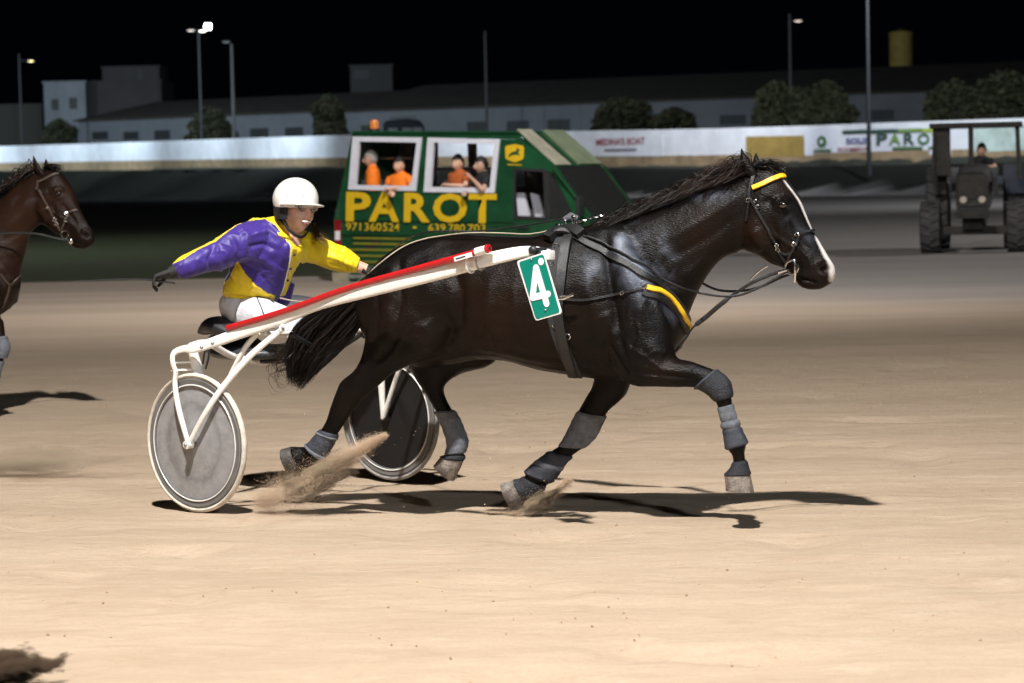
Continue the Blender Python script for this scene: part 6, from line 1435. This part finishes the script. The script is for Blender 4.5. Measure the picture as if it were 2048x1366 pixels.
tree('round dark tree between the two warehouse windows and the left lamp pole', 420, 225, 208, 104, 280, 1)
tree('dark tree just left of the van, behind the wall', 660, 215, 184, 84, 276, 2)
tree('dark bushy tree behind the wall above the van bonnet', 1240, 185, 188, 140, 268, 3, lobes=12)
tree('low dark tree right of the one above the van bonnet', 1350, 183, 210, 110, 264, 4)
tree('broad olive green tree left of the pair behind the yellow banner', 1555, 178, 158, 125, 262, 5, 1, lobes=12)
tree('broad olive green tree right of the pair behind the yellow banner', 1650, 176, 155, 130, 258, 6, 1, lobes=12)
tree('grey-green tree behind the PAROT banner', 1905, 172, 155, 140, 255, 7, 1, lobes=12)
tree('tall grey-green tree at the right edge above the tractor', 2010, 170, 134, 150, 253, 8, 1, lobes=12)
tree('low grey bush in front of the small two-window house', 118, 260, 234, 90, 284, 9, cat='bush', lobes=6)
# ------------------------------------------------------------------ lamp masts
M['pole'] = mat('concrete_pole', (.06, .06, .056), .8, var=.15, vscale=1); M['pole_dark'] = mat('dark_steel_pole', (.014, .016, .018), .6, var=.15, vscale=1)
def mast(label, ub, ut, vt, D, r, m, heads=(), z0=None, cat='lamp post', vb=None):
    top = at_depth(ut, vt, D); zb = GZ - .2 if z0 is None else z0; root = thing('lamp_post', label, cat, loc=(top.x, D, zb)); MB().tube([(0, 0, 0), (0, 0, top.z - zb)], [r, r * .6], 12).build('pole', M[m], root)
    for (u, v, kind) in heads:
        p = at_depth(u, v, D) - Vector((top.x, D, zb)); 
        if kind == 'flood':
            MB().box(p, (.62, .18, .55), Matrix.Rotation(R(-12), 3, 'X'), bev=.03).build('floodlight', M['pole_dark'], root); MB().box(p + Vector((0, -.10, -.02)), (.54, .03, .47), Matrix.Rotation(R(-12), 3, 'X')).build('lamp_face', mat('lit_floodlight', (1, 1, 1), .5, emit=(.80, .84, 1), stren=30), root, smooth=False)
            MB().tube([(0, 0, top.z - zb - .3), p - Vector((0, 0, .2))], .03, 6).build('arm', M['pole_dark'], root)
        else:
            col, st = {'warm': ((1, .85, .4), 5.0), 'dim': ((.9, .75, .65), 2.0), 'white': ((1, .93, .85), 9.0), 'off': ((.2, .2, .2), .15)}[kind]
            MB().tube([(0, 0, min(p.z + .05, top.z - zb - .05)), p + Vector((0, 0, .06))], .035, 6).build('arm', M['pole_dark'], root); MB().ball(p + Vector((0, 0, .08)), (.40, .16, .09), 8).build('lamp_head', M['pole_dark'], root)
            MB().ball(p, (.30, .12, .06), 8).build('lamp_lens', mat('lamp_lens', (.6, .6, .55), .3, emit=col, stren=st), root)
    return root
mast('far left street lamp with small yellow light, lit', 47, 38, 108, 270, .16, 'pole_dark', [(62, 122, 'warm')])
mast('tall floodlight mast with bright square white lamp and two small heads', 402, 397, 62, 215, .13, 'pole_dark', [(416, 53, 'flood'), (382, 61, 'dim'), (405, 62, 'white')])
mast('pale concrete pole rising beside the round dark tree', 475, 463, 88, 222, .19, 'pole', [(452, 84, 'off')])
mast('pale concrete pole rising behind the van roof, without a lit lamp', 975, 970, 62, 240, .17, 'pole')
mast('pale street lamp pole above the olive trees, its small lamp lit', 1583, 1579, 28, 200, .16, 'pole', [(1596, 42, 'dim')])
mast('dark mast in front of the PAROT banner, rising out of the picture', 1738, 1734, -60, 138, .13, 'pole_dark', z0=1.0)
# parked van behind the wall, seen over the van roof
pv = thing('van', 'dark van with roof rack parked behind the wall, above the green van roof', 'van', Frame(*plan(825, 212), 0, GZ - .2))
a = at_depth(825, 238, 212); hh = a.z - GZ + .2; M['dark_van'] = mat('dark_van_paint', (.010, .011, .013), .9, spec=.1)
mb = MB(); v, f = loft([(Vector((-1.9, 0, hh * .5)), Vector((0, 0, hh * .35)), Vector((0, .8, 0))), (Vector((-1.8, 0, hh * .52)), Vector((0, 0, hh * .46)), Vector((0, .9, 0))), (Vector((1.0, 0, hh * .52)), Vector((0, 0, hh * .46)), Vector((0, .9, 0))), (Vector((1.6, 0, hh * .38)), Vector((0, 0, hh * .28)), Vector((0, .88, 0))), (Vector((2.3, 0, hh * .35)), Vector((0, 0, hh * .2)), Vector((0, .8, 0)))], 24, 3, 4); mb.add(v, f).build('body', M['dark_van'], pv)
MB().box((-.4, 0, hh + .18), (2.2, 1.5, .12)).build('roof_rack', M['shutter'], pv)
for x in (-1.2, 1.3): MB().lathe([(.001, -.95), (.3, -.95), (.3, -.7), (.001, -.7)], (x, 0, .32), 'y', 20).build('wheel', M['rubber'], pv)
for x in (-1.2, 0, .9): MB().box((x, -.9, hh * .72), (.8, .05, hh * .25), bev=.02).build('window', M['shutter'], pv)
